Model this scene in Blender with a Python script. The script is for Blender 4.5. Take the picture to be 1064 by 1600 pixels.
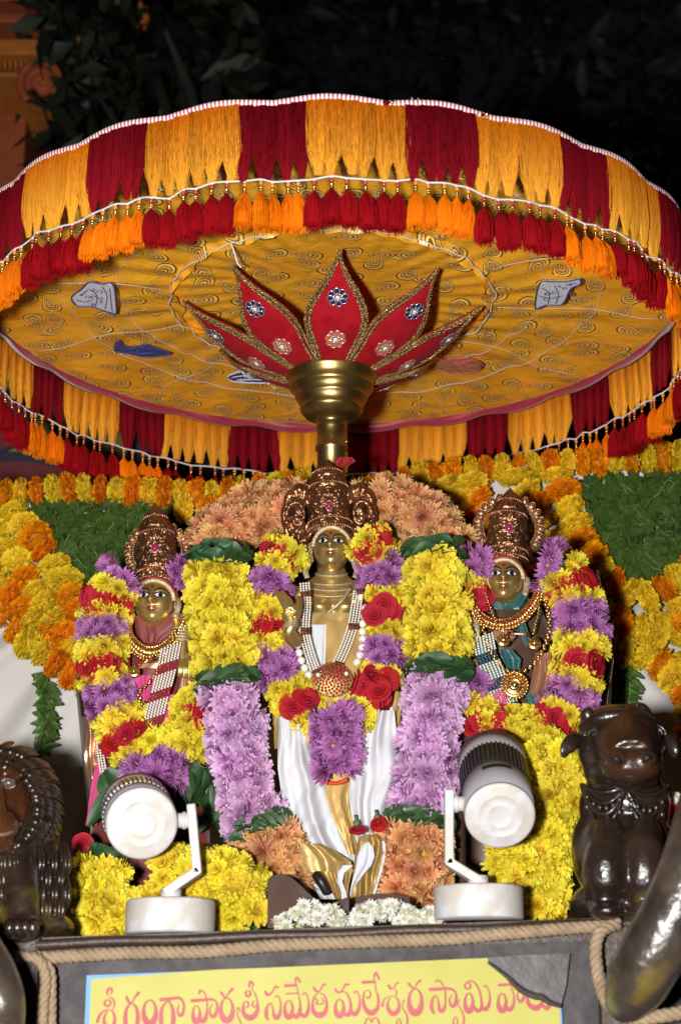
import bpy, math, random
from mathutils import Vector, Matrix, Quaternion, noise
R = random.Random(7)
for o in list(bpy.data.objects): bpy.data.objects.remove(o)
scene = bpy.context.scene
COL = scene.collection
pi = math.pi
rad = math.radians

# ------------------------------------------------------------ camera
F, W, H = 3000.0, 1064.0, 1600.0            # focal length in photo pixels, photo size
CAM = Vector((0.0, -3.1, 0.0))
PITCH = rad(17.0)
cam = bpy.data.cameras.new('camera')
cam.sensor_fit = 'VERTICAL'; cam.sensor_height = 36.0; cam.sensor_width = 36.0
cam.lens = 36.0 * F / H
cam.clip_start = 0.05; cam.clip_end = 400
cam.dof.use_dof = True; cam.dof.focus_distance = 3.2; cam.dof.aperture_fstop = 4.8
camo = bpy.data.objects.new('camera', cam); COL.objects.link(camo)
camo.location = CAM; camo.rotation_euler = (pi/2 + PITCH, 0, 0)
scene.camera = camo

# ------------------------------------------------------------ night sky and the camera's flash
world = bpy.data.worlds.new('World'); scene.world = world; world.use_nodes = True
wn = world.node_tree.nodes; wl = world.node_tree.links
sky = wn.new('ShaderNodeTexSky'); sky.sky_type = 'NISHITA'; sky.sun_disc = False
sky.sun_elevation = rad(-4); sky.sun_rotation = rad(200)
wn['Background'].inputs['Strength'].default_value = 0.2
wl.new(sky.outputs[0], wn['Background'].inputs['Color'])

fl = bpy.data.lights.new('camera_flash', 'SPOT')
fl.energy = 580; fl.shadow_soft_size = 0.065; fl.color = (1.0, 0.975, 0.945)
fl.spot_size = rad(64); fl.spot_blend = 0.6
flo = bpy.data.objects.new('camera_flash', fl); COL.objects.link(flo)
flo.location = (-0.28, -3.06, 0.0); flo.rotation_euler = (pi/2 + PITCH, 0, rad(-4))

scene.view_settings.view_transform = 'Standard'; scene.view_settings.look = 'None'
scene.view_settings.exposure = 0.0; scene.view_settings.gamma = 1.0
scene.view_settings.use_curve_mapping = False
scene.cycles.max_bounces = 6; scene.cycles.use_denoising = True

# ------------------------------------------------------------ helpers
cR = Vector((1, 0, 0)); cU = Vector((0, -math.sin(PITCH), math.cos(PITCH))); cF = Vector((0, math.cos(PITCH), math.sin(PITCH)))
def P(px, py, Y):
    d = cR*((px - W/2)/F) + cU*((H/2 - py)/F) + cF
    k = (Y - CAM.y)/d.y
    return CAM + d*k
def mpp(px, py, Y):
    return (P(px, py, Y) - CAM).dot(cF)/F
def V(*a): return Vector(a)
def lerp(a, b, t): return a + (b - a)*t
def smooth(a, b, x):
    t = max(0.0, min(1.0, (x - a)/(b - a))); return t*t*(3 - 2*t)
def catmull(pts, n=8, closed=False):
    pts = [Vector(p) for p in pts]
    if len(pts) < 3 and not closed:
        return [lerp(pts[0], pts[-1], i/n) for i in range(n + 1)]
    out = []
    m = len(pts)
    rng = m if closed else m - 1
    for i in range(rng):
        if closed: p0, p1, p2, p3 = pts[(i-1) % m], pts[i], pts[(i+1) % m], pts[(i+2) % m]
        else: p0, p1, p2, p3 = pts[max(i-1, 0)], pts[i], pts[i+1], pts[min(i+2, m-1)]
        for k in range(n):
            t = k/n
            out.append(0.5*((2*p1) + (p2 - p0)*t + (2*p0 - 5*p1 + 4*p2 - p3)*t*t + (3*p1 - p0 - 3*p2 + p3)*t*t*t))
    if not closed: out.append(pts[-1].copy())
    return out
def resample(pts, step):
    L = [0.0]
    for a, b in zip(pts, pts[1:]): L.append(L[-1] + (b - a).length)
    n = max(1, int(round(L[-1]/step))); out = []
    j = 0
    for i in range(n + 1):
        s = L[-1]*i/n
        while j < len(L) - 2 and L[j+1] < s: j += 1
        d = L[j+1] - L[j]
        out.append(lerp(pts[j], pts[j+1], (s - L[j])/d if d > 0 else 0))
    return out

class MB:
    def __init__(s): s.v = []; s.f = []; s.m = []; s.t = []
    def add(s, vs, fs, m=0, ts=None):
        b = len(s.v)
        s.v.extend([tuple(v) for v in vs]); s.f.extend([tuple(b + i for i in f) for f in fs]); s.m.extend([m]*len(fs))
        s.t.extend(ts if ts is not None else [0.0]*len(vs))
    def grid(s, fn, nu, nv, m=0, cu=False, cv=False, tf=None):
        vs, ts = [], []
        NU = nu if cu else nu + 1; NV = nv if cv else nv + 1
        for i in range(NU):
            for j in range(NV):
                vs.append(fn(i/nu, j/nv)); ts.append(tf(i/nu, j/nv) if tf else 0.0)
        fs = []
        for i in range(nu):
            for j in range(nv):
                a = i*NV + j; b = ((i+1) % NU)*NV + j; c = ((i+1) % NU)*NV + (j+1) % NV; d = i*NV + (j+1) % NV
                fs.append((a, b, c, d))
        s.add(vs, fs, m, ts)
    def tube(s, pts, r, n=8, m=0, closed=False, cap=True, flat=1.0, up=None, ts=None):
        pts = [Vector(p) for p in pts]; k = len(pts)
        rr = list(r) if hasattr(r, '__len__') else [r]*k
        if len(rr) != k: rr = [lerp(rr[int(i*(len(rr)-1)/(k-1))], rr[min(int(i*(len(rr)-1)/(k-1))+1, len(rr)-1)], (i*(len(rr)-1)/(k-1)) % 1) for i in range(k)]
        T = []
        for i in range(k):
            a = pts[(i-1) % k] if (closed or i > 0) else pts[i]; b = pts[(i+1) % k] if (closed or i < k-1) else pts[i]
            d = (b - a); T.append(d.normalized() if d.length > 1e-9 else Vector((0, 0, 1)))
        N = up if up is not None else Vector((0, -1, 0)) if abs(T[0].y) < 0.9 else Vector((0, 0, 1))
        vs = []; tv = []
        for i in range(k):
            N = (N - T[i]*N.dot(T[i]));
            N = N.normalized() if N.length > 1e-6 else T[i].orthogonal().normalized()
            B = T[i].cross(N)
            for j in range(n):
                a = 2*pi*j/n
                vs.append(pts[i] + N*(math.cos(a)*rr[i]*flat) + B*(math.sin(a)*rr[i])); tv.append(ts[i] if ts else i/(k-1))
        fs = []
        for i in range(k if closed else k - 1):
            for j in range(n):
                a = i*n + j; b = i*n + (j+1) % n; i2 = (i+1) % k
                fs.append((a, b, i2*n + (j+1) % n, i2*n + j))
        if cap and not closed and n > 2:
            fs.append(tuple(range(n-1, -1, -1))); fs.append(tuple((k-1)*n + j for j in range(n)))
        s.add(vs, fs, m, tv)
    def lathe(s, o, axis, prof, n=32, m=0, fn=None, ref=None):
        axis = axis.normalized(); u = (ref if ref is not None else Vector((0, -1, 0)))
        u = (u - axis*u.dot(axis)).normalized(); w = axis.cross(u)
        vs = []
        for (t, r) in prof:
            for j in range(n):
                a = 2*pi*j/n; q = r + (fn(t, a, r) if fn else 0)
                vs.append(o + axis*t + u*(math.cos(a)*q) + w*(math.sin(a)*q))
        fs = []; k = len(prof)
        for i in range(k-1):
            for j in range(n):
                fs.append((i*n + j, i*n + (j+1) % n, (i+1)*n + (j+1) % n, (i+1)*n + j))
        if prof[0][1] > 1e-6: fs.append(tuple(range(n-1, -1, -1)))
        if prof[-1][1] > 1e-6: fs.append(tuple((k-1)*n + j for j in range(n)))
        s.add(vs, fs, m)
    def ell(s, c, r, nu=16, nv=10, m=0, rot=None):
        c = Vector(c); rx, ry, rz = (r, r, r) if not hasattr(r, '__len__') else r
        def fn(a, b):
            th = 2*pi*a; ph = pi*b
            q = Vector((rx*math.sin(ph)*math.cos(th), ry*math.sin(ph)*math.sin(th), -rz*math.cos(ph)))
            return c + (rot @ q if rot else q)
        s.grid(fn, nu, nv, m, cu=True)
    def box(s, c, size, rot=None, m=0):
        c = Vector(c); x, y, z = [q/2 for q in size]
        vs = [Vector((a*x, b*y, d*z)) for a in (-1, 1) for b in (-1, 1) for d in (-1, 1)]
        vs = [c + (rot @ q if rot else q) for q in vs]
        s.add(vs, [(0, 1, 3, 2), (4, 6, 7, 5), (0, 4, 5, 1), (2, 3, 7, 6), (0, 2, 6, 4), (1, 5, 7, 3)], m)
    def prism(s, pts, d, m=0):
        n = len(pts); pts = [Vector(p) for p in pts]
        s.add(pts + [p + d for p in pts], [tuple(range(n)), tuple(range(2*n-1, n-1, -1))] + [(i, i+n, (i+1) % n + n, (i+1) % n) for i in range(n)], m)
    def mesh(s, name, mats, sm=True):
        me = bpy.data.meshes.new(name)
        me.from_pydata(s.v, [], s.f)
        for mm in (mats if isinstance(mats, (list, tuple)) else [mats]): me.materials.append(mm)
        me.polygons.foreach_set('material_index', s.m)
        me.polygons.foreach_set('use_smooth', [sm]*len(s.f))
        if any(s.t):
            at = me.attributes.new('t', 'FLOAT', 'POINT'); at.data.foreach_set('value', s.t)
        me.update(); return me
    def build(s, name, mats, parent=None, sm=True):
        off = wloc(parent) if parent else Vector((0, 0, 0))
        s.v = [(a - off.x, b - off.y, c - off.z) for a, b, c in s.v]
        o = bpy.data.objects.new(name, s.mesh(name, mats, sm)); COL.objects.link(o)
        o.parent = parent
        return o
def wloc(o):
    v = Vector((0, 0, 0))
    while o is not None: v = v + o.location; o = o.parent
    return v
def tag(o, label, cat, group=None, kind=None):
    if label: o['label'] = label
    if cat: o['category'] = cat
    if group: o['group'] = group
    if kind: o['kind'] = kind
    return o
def thing(name, loc, label, cat, group=None):
    o = bpy.data.objects.new(name, None); COL.objects.link(o); o.location = loc; o.empty_display_size = 0.05
    return tag(o, label, cat, group)
def put(name, me, parent, pos, normal=None, roll=0.0, scale=1.0, quat=None):
    o = bpy.data.objects.new(name, me); COL.objects.link(o); o.parent = parent
    o.location = pos - (wloc(parent) if parent else Vector((0, 0, 0)))
    q = quat if quat is not None else (normal.to_track_quat('Z', 'Y') @ Quaternion((0, 0, 1), roll))
    o.rotation_mode = 'QUATERNION'; o.rotation_quaternion = q
    o.scale = scale if hasattr(scale, '__len__') else (scale,)*3
    return o
def bevel(o, w=0.002, seg=2):
    b = o.modifiers.new('bevel', 'BEVEL'); b.width = w; b.segments = seg; b.limit_method = 'ANGLE'; return o
def remesh(o, vox, it=6):
    r = o.modifiers.new('remesh', 'REMESH'); r.mode = 'VOXEL'; r.voxel_size = vox; r.use_smooth_shade = True
    s = o.modifiers.new('smooth', 'SMOOTH'); s.iterations = it; s.factor = 0.5
    return o

# ------------------------------------------------------------ materials
def nodes(name):
    m = bpy.data.materials.new(name); m.use_nodes = True
    nt = m.node_tree; return m, nt, nt.nodes['Principled BSDF']
def N(nt, typ, ins=None, **kw):
    n = nt.nodes.new(typ)
    for k, v in kw.items(): setattr(n, k, v)
    for k, v in (ins or {}).items():
        if isinstance(v, bpy.types.NodeSocket): nt.links.new(v, n.inputs[k])
        else: n.inputs[k].default_value = v
    return n
def math_(nt, op, a, b=None, c=None):
    ins = {0: a}
    if b is not None: ins[1] = b
    if c is not None: ins[2] = c
    return N(nt, 'ShaderNodeMath', ins, operation=op).outputs[0]
def ramp(nt, fac, stops, interp='LINEAR'):
    n = N(nt, 'ShaderNodeValToRGB', {0: fac}); cr = n.color_ramp; cr.interpolation = interp
    while len(cr.elements) > 1: cr.elements.remove(cr.elements[-1])
    cr.elements[0].position = stops[0][0]; cr.elements[0].color = (*stops[0][1], 1)
    for p, c in stops[1:]:
        e = cr.elements.new(p); e.color = (*c, 1)
    return n.outputs[0]
def mixc(nt, fac, a, b, mode='MIX'):
    n = N(nt, 'ShaderNodeMix', data_type='RGBA', blend_type=mode)
    for i, v in ((0, fac), (6, a), (7, b)):
        if isinstance(v, bpy.types.NodeSocket): nt.links.new(v, n.inputs[i])
        else: n.inputs[i].default_value = v if i == 0 else (*v[:3], 1)
    return n.outputs[2]
def objcoord(nt): return N(nt, 'ShaderNodeTexCoord').outputs['Object']
def mat(name, col, rough=0.5, metal=0.0, var=0.0, ns=0, na=0.0, col2=None, bs=0, bst=0.0, sheen=0.0, coat=0.0, transl=0.0, spec=None, ndist=0.0, bd=0.004):
    m, nt, b = nodes(name)
    b.inputs['Roughness'].default_value = rough; b.inputs['Metallic'].default_value = metal
    if spec is not None: b.inputs['Specular IOR Level'].default_value = spec
    if sheen: b.inputs['Sheen Weight'].default_value = sheen
    if coat: b.inputs['Coat Weight'].default_value = coat; b.inputs['Coat Roughness'].default_value = 0.12
    c = None
    if ns:
        nz = N(nt, 'ShaderNodeTexNoise', {'Vector': objcoord(nt), 'Scale': ns, 'Detail': 5.0, 'Distortion': ndist}).outputs[0]
        f = ramp(nt, nz, [(0.5 - 0.5*max(.05, 1 - na), (0, 0, 0)), (0.5 + 0.5*max(.05, 1 - na), (1, 1, 1))])
        c = mixc(nt, f, col, col2 if col2 else tuple(x*0.5 for x in col))
    if var:
        rnd = N(nt, 'ShaderNodeObjectInfo').outputs['Random']
        hs = N(nt, 'ShaderNodeHueSaturation', {'Hue': math_(nt, 'MULTIPLY_ADD', rnd, var*0.12, 0.5 - var*0.06), 'Value': math_(nt, 'MULTIPLY_ADD', math_(nt, 'FRACT', math_(nt, 'MULTIPLY', rnd, 7.13)), var, 1 - var*0.6)})
        if c is not None: nt.links.new(c, hs.inputs['Color'])
        else: hs.inputs['Color'].default_value = (*col, 1)
        c = hs.outputs[0]
    if c is not None: nt.links.new(c, b.inputs['Base Color'])
    else: b.inputs['Base Color'].default_value = (*col, 1)
    if bs:
        bn = N(nt, 'ShaderNodeTexNoise', {'Vector': objcoord(nt), 'Scale': bs, 'Detail': 6.0}).outputs[0]
        bp = N(nt, 'ShaderNodeBump', {'Height': bn, 'Strength': bst, 'Distance': bd})
        nt.links.new(bp.outputs[0], b.inputs['Normal'])
    if transl:
        tb = N(nt, 'ShaderNodeBsdfTranslucent')
        if c is not None: nt.links.new(c, tb.inputs[0])
        else: tb.inputs[0].default_value = (*col, 1)
        mx = N(nt, 'ShaderNodeMixShader', {0: transl, 1: b.outputs[0], 2: tb.outputs[0]})
        nt.links.new(mx.outputs[0], nt.nodes['Material Output'].inputs[0])
    return m
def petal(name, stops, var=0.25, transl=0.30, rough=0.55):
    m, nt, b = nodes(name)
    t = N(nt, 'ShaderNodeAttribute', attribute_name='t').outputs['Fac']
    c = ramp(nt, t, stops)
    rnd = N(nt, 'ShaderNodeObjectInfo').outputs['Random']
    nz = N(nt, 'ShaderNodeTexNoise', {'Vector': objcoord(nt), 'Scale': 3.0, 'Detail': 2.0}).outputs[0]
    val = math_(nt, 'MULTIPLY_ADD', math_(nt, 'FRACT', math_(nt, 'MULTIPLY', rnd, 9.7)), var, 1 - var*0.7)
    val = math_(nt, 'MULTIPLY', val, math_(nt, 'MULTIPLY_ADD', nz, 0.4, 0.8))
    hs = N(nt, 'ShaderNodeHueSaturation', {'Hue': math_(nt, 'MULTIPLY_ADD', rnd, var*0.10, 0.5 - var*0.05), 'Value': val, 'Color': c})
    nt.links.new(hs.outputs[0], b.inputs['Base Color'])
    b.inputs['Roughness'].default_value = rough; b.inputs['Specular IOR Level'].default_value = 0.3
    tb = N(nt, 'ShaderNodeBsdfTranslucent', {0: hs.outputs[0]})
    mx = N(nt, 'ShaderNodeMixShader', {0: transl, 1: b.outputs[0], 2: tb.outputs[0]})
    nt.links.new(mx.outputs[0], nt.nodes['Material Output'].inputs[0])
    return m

M = {}
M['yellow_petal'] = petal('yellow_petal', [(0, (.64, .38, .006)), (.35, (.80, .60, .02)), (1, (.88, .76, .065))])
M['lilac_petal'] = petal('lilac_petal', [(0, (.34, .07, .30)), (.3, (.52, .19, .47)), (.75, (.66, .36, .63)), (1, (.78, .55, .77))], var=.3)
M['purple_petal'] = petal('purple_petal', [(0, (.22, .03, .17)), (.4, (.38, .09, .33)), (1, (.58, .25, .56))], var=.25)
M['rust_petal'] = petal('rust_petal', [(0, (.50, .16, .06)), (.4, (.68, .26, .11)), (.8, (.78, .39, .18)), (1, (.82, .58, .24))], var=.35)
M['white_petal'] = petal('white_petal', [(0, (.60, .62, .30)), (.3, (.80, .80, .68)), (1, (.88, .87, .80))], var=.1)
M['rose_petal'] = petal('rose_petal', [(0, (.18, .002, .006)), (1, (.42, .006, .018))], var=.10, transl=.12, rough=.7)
M['marigold_yellow'] = petal('marigold_yellow', [(0, (.70, .42, .006)), (1, (1.0, .77, .045))], var=.15)
M['marigold_orange'] = petal('marigold_orange', [(0, (.66, .17, .001)), (1, (.98, .42, .006))], var=.2)
M['stem'] = mat('stem_green', (.10, .17, .05), .6)
M['leaf_dark'] = mat('dark_leaf', (.018, .058, .016), .52, var=.5, ns=9, na=.5, col2=(.04, .10, .03), transl=.08)
M['leaf_mid'] = mat('mid_leaf', (.050, .120, .020), .45, var=.6, ns=14, na=.4, col2=(.09, .16, .03), transl=.15)
M['brass'] = mat('brass', (.86, .62, .235), .37, .86, ns=9, na=.5, col2=(.50, .36, .13), bs=45, bst=.07, coat=.25)
M['pole_brass'] = mat('aged_brass', (.50, .35, .12), .32, .95, ns=14, na=.5, col2=(.22, .14, .05), bs=40, bst=.12)
M['pale_brass'] = mat('pale_crusted_brass', (.56, .46, .30), .55, .55, ns=60, na=.5, col2=(.38, .29, .17), bs=180, bst=.5)
M['copper'] = mat('dark_copper', (.50, .26, .14), .31, .92, ns=30, na=.5, col2=(.22, .105, .055), bs=130, bst=.8)
M['rose_copper'] = mat('copper_gold', (.66, .38, .22), .33, .85, ns=40, na=.4, col2=(.35, .17, .09), bs=150, bst=.4)
M['gold'] = mat('jewel_gold', (.75, .46, .17), .25, .95, bs=200, bst=.2)
M['ruby'] = mat('ruby', (.30, .003, .02), .12, 0, coat=.6)
M['magenta_gem'] = mat('magenta_gem', (.35, .01, .16), .1, 0, coat=.8)
M['emerald'] = mat('emerald', (.01, .08, .03), .12, 0, coat=.6)
M['pearl'] = mat('pearl', (.74, .71, .64), .22, 0, coat=.4)
M['white_paint'] = mat('eye_white', (.82, .82, .78), .4)
M['black_paint'] = mat('black_paint', (.008, .008, .01), .3)
M['lip'] = mat('lip_red', (.20, .03, .035), .32, .3)
M['bindi'] = mat('bindi_maroon', (.16, .008, .02), .5)
M['red_band'] = mat('red_cloth_band', (.28, .012, .016), .7)
def cloth(name, col, rough=.75, scale=900, sheen=.2, col2=None, metal=0, coarse=0.2):
    m, nt, b = nodes(name)
    oc = objcoord(nt)
    nz = N(nt, 'ShaderNodeTexNoise', {'Vector': oc, 'Scale': 14.0, 'Detail': 4.0}).outputs[0]
    c = mixc(nt, nz, tuple(x*(1-coarse) for x in col), col2 or tuple(min(1, x*(1+coarse*.5)) for x in col))
    nt.links.new(c, b.inputs['Base Color'])
    b.inputs['Roughness'].default_value = rough; b.inputs['Sheen Weight'].default_value = sheen; b.inputs['Metallic'].default_value = metal
    wv = N(nt, 'ShaderNodeTexWave', {'Vector': oc, 'Scale': scale/6, 'Distortion': .5}, bands_direction='DIAGONAL').outputs[1]
    nz2 = N(nt, 'ShaderNodeTexNoise', {'Vector': oc, 'Scale': 60.0, 'Detail': 3.0}).outputs[0]
    h = math_(nt, 'MULTIPLY_ADD', wv, .25, nz2)
    bp = N(nt, 'ShaderNodeBump', {'Height': h, 'Strength': .25, 'Distance': .002})
    nt.links.new(bp.outputs[0], b.inputs['Normal'])
    return m
M['white_cloth'] = cloth('white_cotton', (.60, .605, .64), coarse=.10)
M['sheet'] = mat('pale_sheet', (.62, .60, .565), .85, ns=7, na=.3, col2=(.52, .50, .47), bs=60, bst=.08)
M['red_silk'] = cloth('red_silk', (.17, .016, .013), .5, coarse=.3, sheen=.4)
M['pink_silk'] = cloth('pink_silk', (.52, .035, .17), .4, coarse=.3, sheen=.4)
M['teal_silk'] = cloth('teal_silk', (.006, .085, .080), .4, coarse=.3, sheen=.3)
M['brown_silk'] = cloth('brown_silk', (.085, .045, .024), .34, coarse=.5, sheen=.2)
M['copper_zari'] = cloth('copper_zari', (.52, .27, .16), .33, metal=.75, coarse=.35)
M['brown_cloth'] = cloth('brown_cloth', (.10, .050, .034), .9, coarse=.3)
def zari(name, col, dark, scale):
    m, nt, b = nodes(name)
    v = N(nt, 'ShaderNodeTexVoronoi', {'Vector': objcoord(nt), 'Scale': scale, 'Randomness': 0.15}, distance='MANHATTAN').outputs['Distance']
    f = ramp(nt, v, [(.25, (1, 1, 1)), (.55, (0, 0, 0))])
    nt.links.new(mixc(nt, f, dark, col), b.inputs['Base Color'])
    b.inputs['Metallic'].default_value = .40; b.inputs['Roughness'].default_value = .42
    bp = N(nt, 'ShaderNodeBump', {'Height': f, 'Strength': .5, 'Distance': .001}); nt.links.new(bp.outputs[0], b.inputs['Normal'])
    return m
M['zari'] = zari('gold_zari', (.68, .47, .16), (.36, .22, .06), 330)
M['zari_fine'] = zari('gold_zari_fine', (.60, .43, .16), (.36, .235, .07), 420)
# ------------------------------------------------------------ ground, platform, backdrop, far things
b = MB(); b.add([(-60, -20, -1.5), (60, -20, -1.5), (60, 90, -1.5), (-60, 90, -1.5)], [(0, 1, 2, 3)])
tag(b.build('ground', mat('asphalt', (.045, .043, .042), .9, ns=30, na=.5, bs=200, bst=.4)), None, None, kind='structure')

M['panel'] = mat('dark_painted_metal', (.030, .025, .026), .58, .0, ns=26, na=.65, col2=(.070, .060, .063), bs=70, bst=.35, ndist=1.0, spec=.25)
M['lip'] = M['lip']
M['edge_wood'] = mat('dark_edge_wood', (.028, .015, .011), .5, ns=40, na=.5, col2=(.055, .030, .020), bs=120, bst=.4)
YF = -0.40
def edge_y(px): return 1463 - (px - 0)*0.0215 - (0 if px < 0 else 0)
plat = thing('chariot_platform', P(532, 1452, 0) + V(0, 0, -1.2), 'dark metal clad chariot platform carrying the idols and both spotlights', 'platform')
# deck slab, tilted like the lip
LT, RT = P(-160, 1473, YF), P(1230, 1424, YF)
dz = V(0, 1.15, 0)
b = MB(); dn = V(0, 0, -.03); b.add([LT, RT, RT + dz, LT + dz, LT + dn, RT + dn, RT + dz + dn, LT + dz + dn], [(0, 1, 2, 3), (7, 6, 5, 4), (0, 4, 5, 1), (1, 5, 6, 2), (2, 6, 7, 3), (3, 7, 4, 0)])
b.build('deck', M['edge_wood'], plat, sm=False)
b = MB()
def lipp(px): return P(px, 1478 - px*0.036, YF - .012)
pts = [lipp(px) + V(0, 0, .001*math.sin(px*.13)) for px in range(-160, 1240, 40)]
b.tube(pts, .0075, 8, flat=1.3); b.build('edge_lip', M['edge_wood'], plat)
b = MB()
fa, fb = P(-160, 1487, YF + .002), P(1230, 1437, YF + .002)
lo = V(0, 0, -.55)
b.add([fa, fb, fb + lo, fa + lo, fa + V(0, .03, 0), fb + V(0, .03, 0), fb + lo + V(0, .03, 0), fa + lo + V(0, .03, 0)], [(3, 2, 1, 0), (4, 5, 6, 7), (0, 1, 5, 4), (2, 3, 7, 6), (1, 2, 6, 5), (0, 4, 7, 3)])
b.build('front_panel', M['panel'], plat, sm=False)
# vertical end posts and a moulding on the front panel
for px, w in ((30, 62), (985, 100)):
    b = MB(); c = P(px, 1560, YF - .006); k = mpp(px, 1560, YF)
    b.box(c + V(0, 0, -.18), (w*k, .03, .56)); bevel(b.build('corner_post', M['edge_wood'], plat, sm=False), .006)
for x in (-.5, .5):
    b = MB(); b.box((x, .1, -.85), (.12, .9, 1.3)); b.build('support_leg', M['panel'], plat, sm=False)

# backdrop sheet
YB = .47
bd = thing('backdrop_cloth', V(0, YB, .1), 'pale pleated white cloth hung behind the flower strings', 'cloth backdrop')
b = MB()
def shf(u, v):
    px = lerp(-120, 1180, u); py = lerp(774 - 58*smooth(250, 1050, px), 1500, v)
    cx = 200 if px < 532 else 880
    ang = math.atan2(py - 880, px - cx)
    f = .014*math.sin(ang*17) + .006*math.sin(ang*31 + 1.3) + .004*noise.noise(V(px*.02, py*.02, 0))
    f *= smooth(0, .25, v)
    return P(px, py, YB + f)
b.grid(shf, 240, 110); b.build('pleated_sheet', M['sheet'], bd)
b = MB(); b.tube([P(x, 779 - 58*smooth(250, 1050, x), YB + .02) for x in range(-130, 1191, 60)], .010, 10); b.build('top_rail', M['edge_wood'], bd)
for px in (-60, 1120):
    b = MB(); b.tube([P(px, 780, YB + .03), P(px, 1560, YB + .03)], .014, 10); b.build('frame_post', M['edge_wood'], bd)

# far yellow wall with maroon painted ovals
M['far_yellow'] = mat('far_yellow_paint', (.30, .23, .035), .7, ns=5, na=.3, col2=(.22, .17, .03))
M['far_maroon'] = mat('far_maroon_paint', (.11, .012, .014), .5, ns=6, na=.4, col2=(.16, .02, .02))
M['far_navy'] = mat('far_navy_paint', (.018, .014, .030), .6)
YW = 1.6
wl_ = thing('painted_wall', P(0, 1200, YW), 'dim yellow wall with dark maroon painted ovals behind left garlands', 'wall')
b = MB(); a0 = P(-260, 560, YW); a1 = P(198, 560, YW); a2 = P(198, 1300, YW); a3 = P(-260, 1300, YW); b.prism([a0, a3, a2, a1], V(0, .08, 0)); b.build('wall_panel', M['far_yellow'], wl_, sm=False)
def oval(cx, cy, rx, ry, Y, th, m, n=48):
    b = MB(); b.prism([P(cx + rx*math.cos(2*pi*i/n), cy + ry*math.sin(2*pi*i/n), Y) for i in range(n)], V(0, th, 0)); return b
for cx, cy, rx, ry in ((28, 765, 118, 60), (-30, 655, 88, 56)):
    o = oval(cx, cy, rx, ry, YW - .006, .006, 0).build('painted_oval', M['far_navy'], wl_, sm=False)
    oval(cx - 4, cy + 6, rx*.88, ry*.84, YW - .011, .004, 0).build('oval_centre', M['far_maroon'], o, sm=False)
b = MB(); b.box((P(225, 700, YW + .05)), (.035, .05, 1.6)); tag(b.build('thin_post', mat('grey_green_post', (.05, .06, .055), .6)), 'thin dark grey post behind parasol fringe left of centre', 'post')

# temple tower corner, top left
M['tower'] = mat('lamplight_orange_plaster', (.50, .17, .022), .75, ns=12, na=.5, col2=(.34, .09, .012), bs=30, bst=.5)  # orange of the tower's own lighting is put into the plaster colour
M['tower_red'] = mat('terracotta', (.40, .085, .022), .7, ns=14, na=.5, col2=(.26, .05, .014), bs=30, bst=.4)
YT = 2.3
tw = thing('temple_tower', P(-40, 700, YT + .3), 'ornate plaster temple tower corner with orange lamplight in its colour, in top left darkness', 'temple tower')
kt = mpp(30, 100, YT)
b = MB(); b.box(P(-90, 360, YT + .4), (300*kt, .5, 480*kt)); b.build('tower_wall', M['tower_red'], tw, sm=False)
def slab(y0, y1, x1, dep, m, name):
    b = MB(); p0 = P(-160, y0, YT + dep); p1 = P(x1, y0, YT + dep); q1 = P(x1, y1, YT + dep); q0 = P(-160, y1, YT + dep)
    b.prism([p0, q0, q1, p1], V(0, .4, 0)); bevel(b.build(name, m, tw, sm=False), .006)
slab(60, 84, 70, -.12, M['tower'], 'cornice'); slab(86, 91, 62, -.08, M['tower'], 'moulding'); slab(112, 119, 52, -.11, M['tower'], 'cornice')
slab(20, 34, 40, .0, M['tower_red'], 'cornice'); slab(-30, 0, 50, -.02, M['tower_red'], 'cornice')
for i in range(7):
    b = MB(); c = P(-8 - 0 + i*8.5, 101, YT - .09); b.ell(c, (3.2*kt, .02, 10*kt), 10, 8); b.build('baluster', M['tower'], tw)
def scroll(cx, cy, r, name, m, turns=2.4, yy=YT - .14):
    b = MB(); pts = []; rr = []
    for i in range(70):
        t = i/69; a = t*turns*2*pi + 2.2; q = r*(1 - .86*t)
        pts.append(P(cx + q*math.cos(a), cy + q*math.sin(a), yy - .04*t)); rr.append(max(2.0, r*.17*(1 - .45*t))*kt)
    b.tube(pts, rr, 10); b.ell(P(cx, cy, yy + .03), (r*.95*kt, .03, r*.95*kt), 20, 10); return b.build(name, m, tw)
scroll(66, 128, 36, 'scroll_ornament', M['tower_red']); scroll(34, 40, 24, 'scroll_ornament', M['tower_red'], yy=YT + .12)
for (cx, cy) in ((225, 45), (228, 18), (130, 72)):
    b = MB(); 
    for k in range(5): b.ell(P(cx + R.uniform(-9, 9), cy + R.uniform(-12, 12), YT + .35), (4*kt, .02, 6*kt), 8, 6)
    b.build('finial', M['tower'], tw)

# leaf shapes
def leafmesh(name, m, L=1.0, w=.42, fold=.18, bend=.25, nu=6, seed=0, wavy=.04):
    rr = random.Random(seed); b = MB()
    ph = rr.uniform(0, 6)
    def fn(u, v):
        s = (v - .5)*2; wd = w*math.sin(pi*min(1, u*.94 + .03))**.8*(1 - .25*u)
        return V(s*wd*.5*2*.5, u*L, abs(s)*fold*wd - bend*u*u*L + wavy*math.sin(u*9 + ph)*s)
    b.grid(fn, nu, 4); return b.mesh(name, m)
LEAFD = [leafmesh('leaf', M['leaf_dark'], seed=i, bend=.15 + .12*i, w=.5, fold=.25) for i in range(3)]
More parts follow.
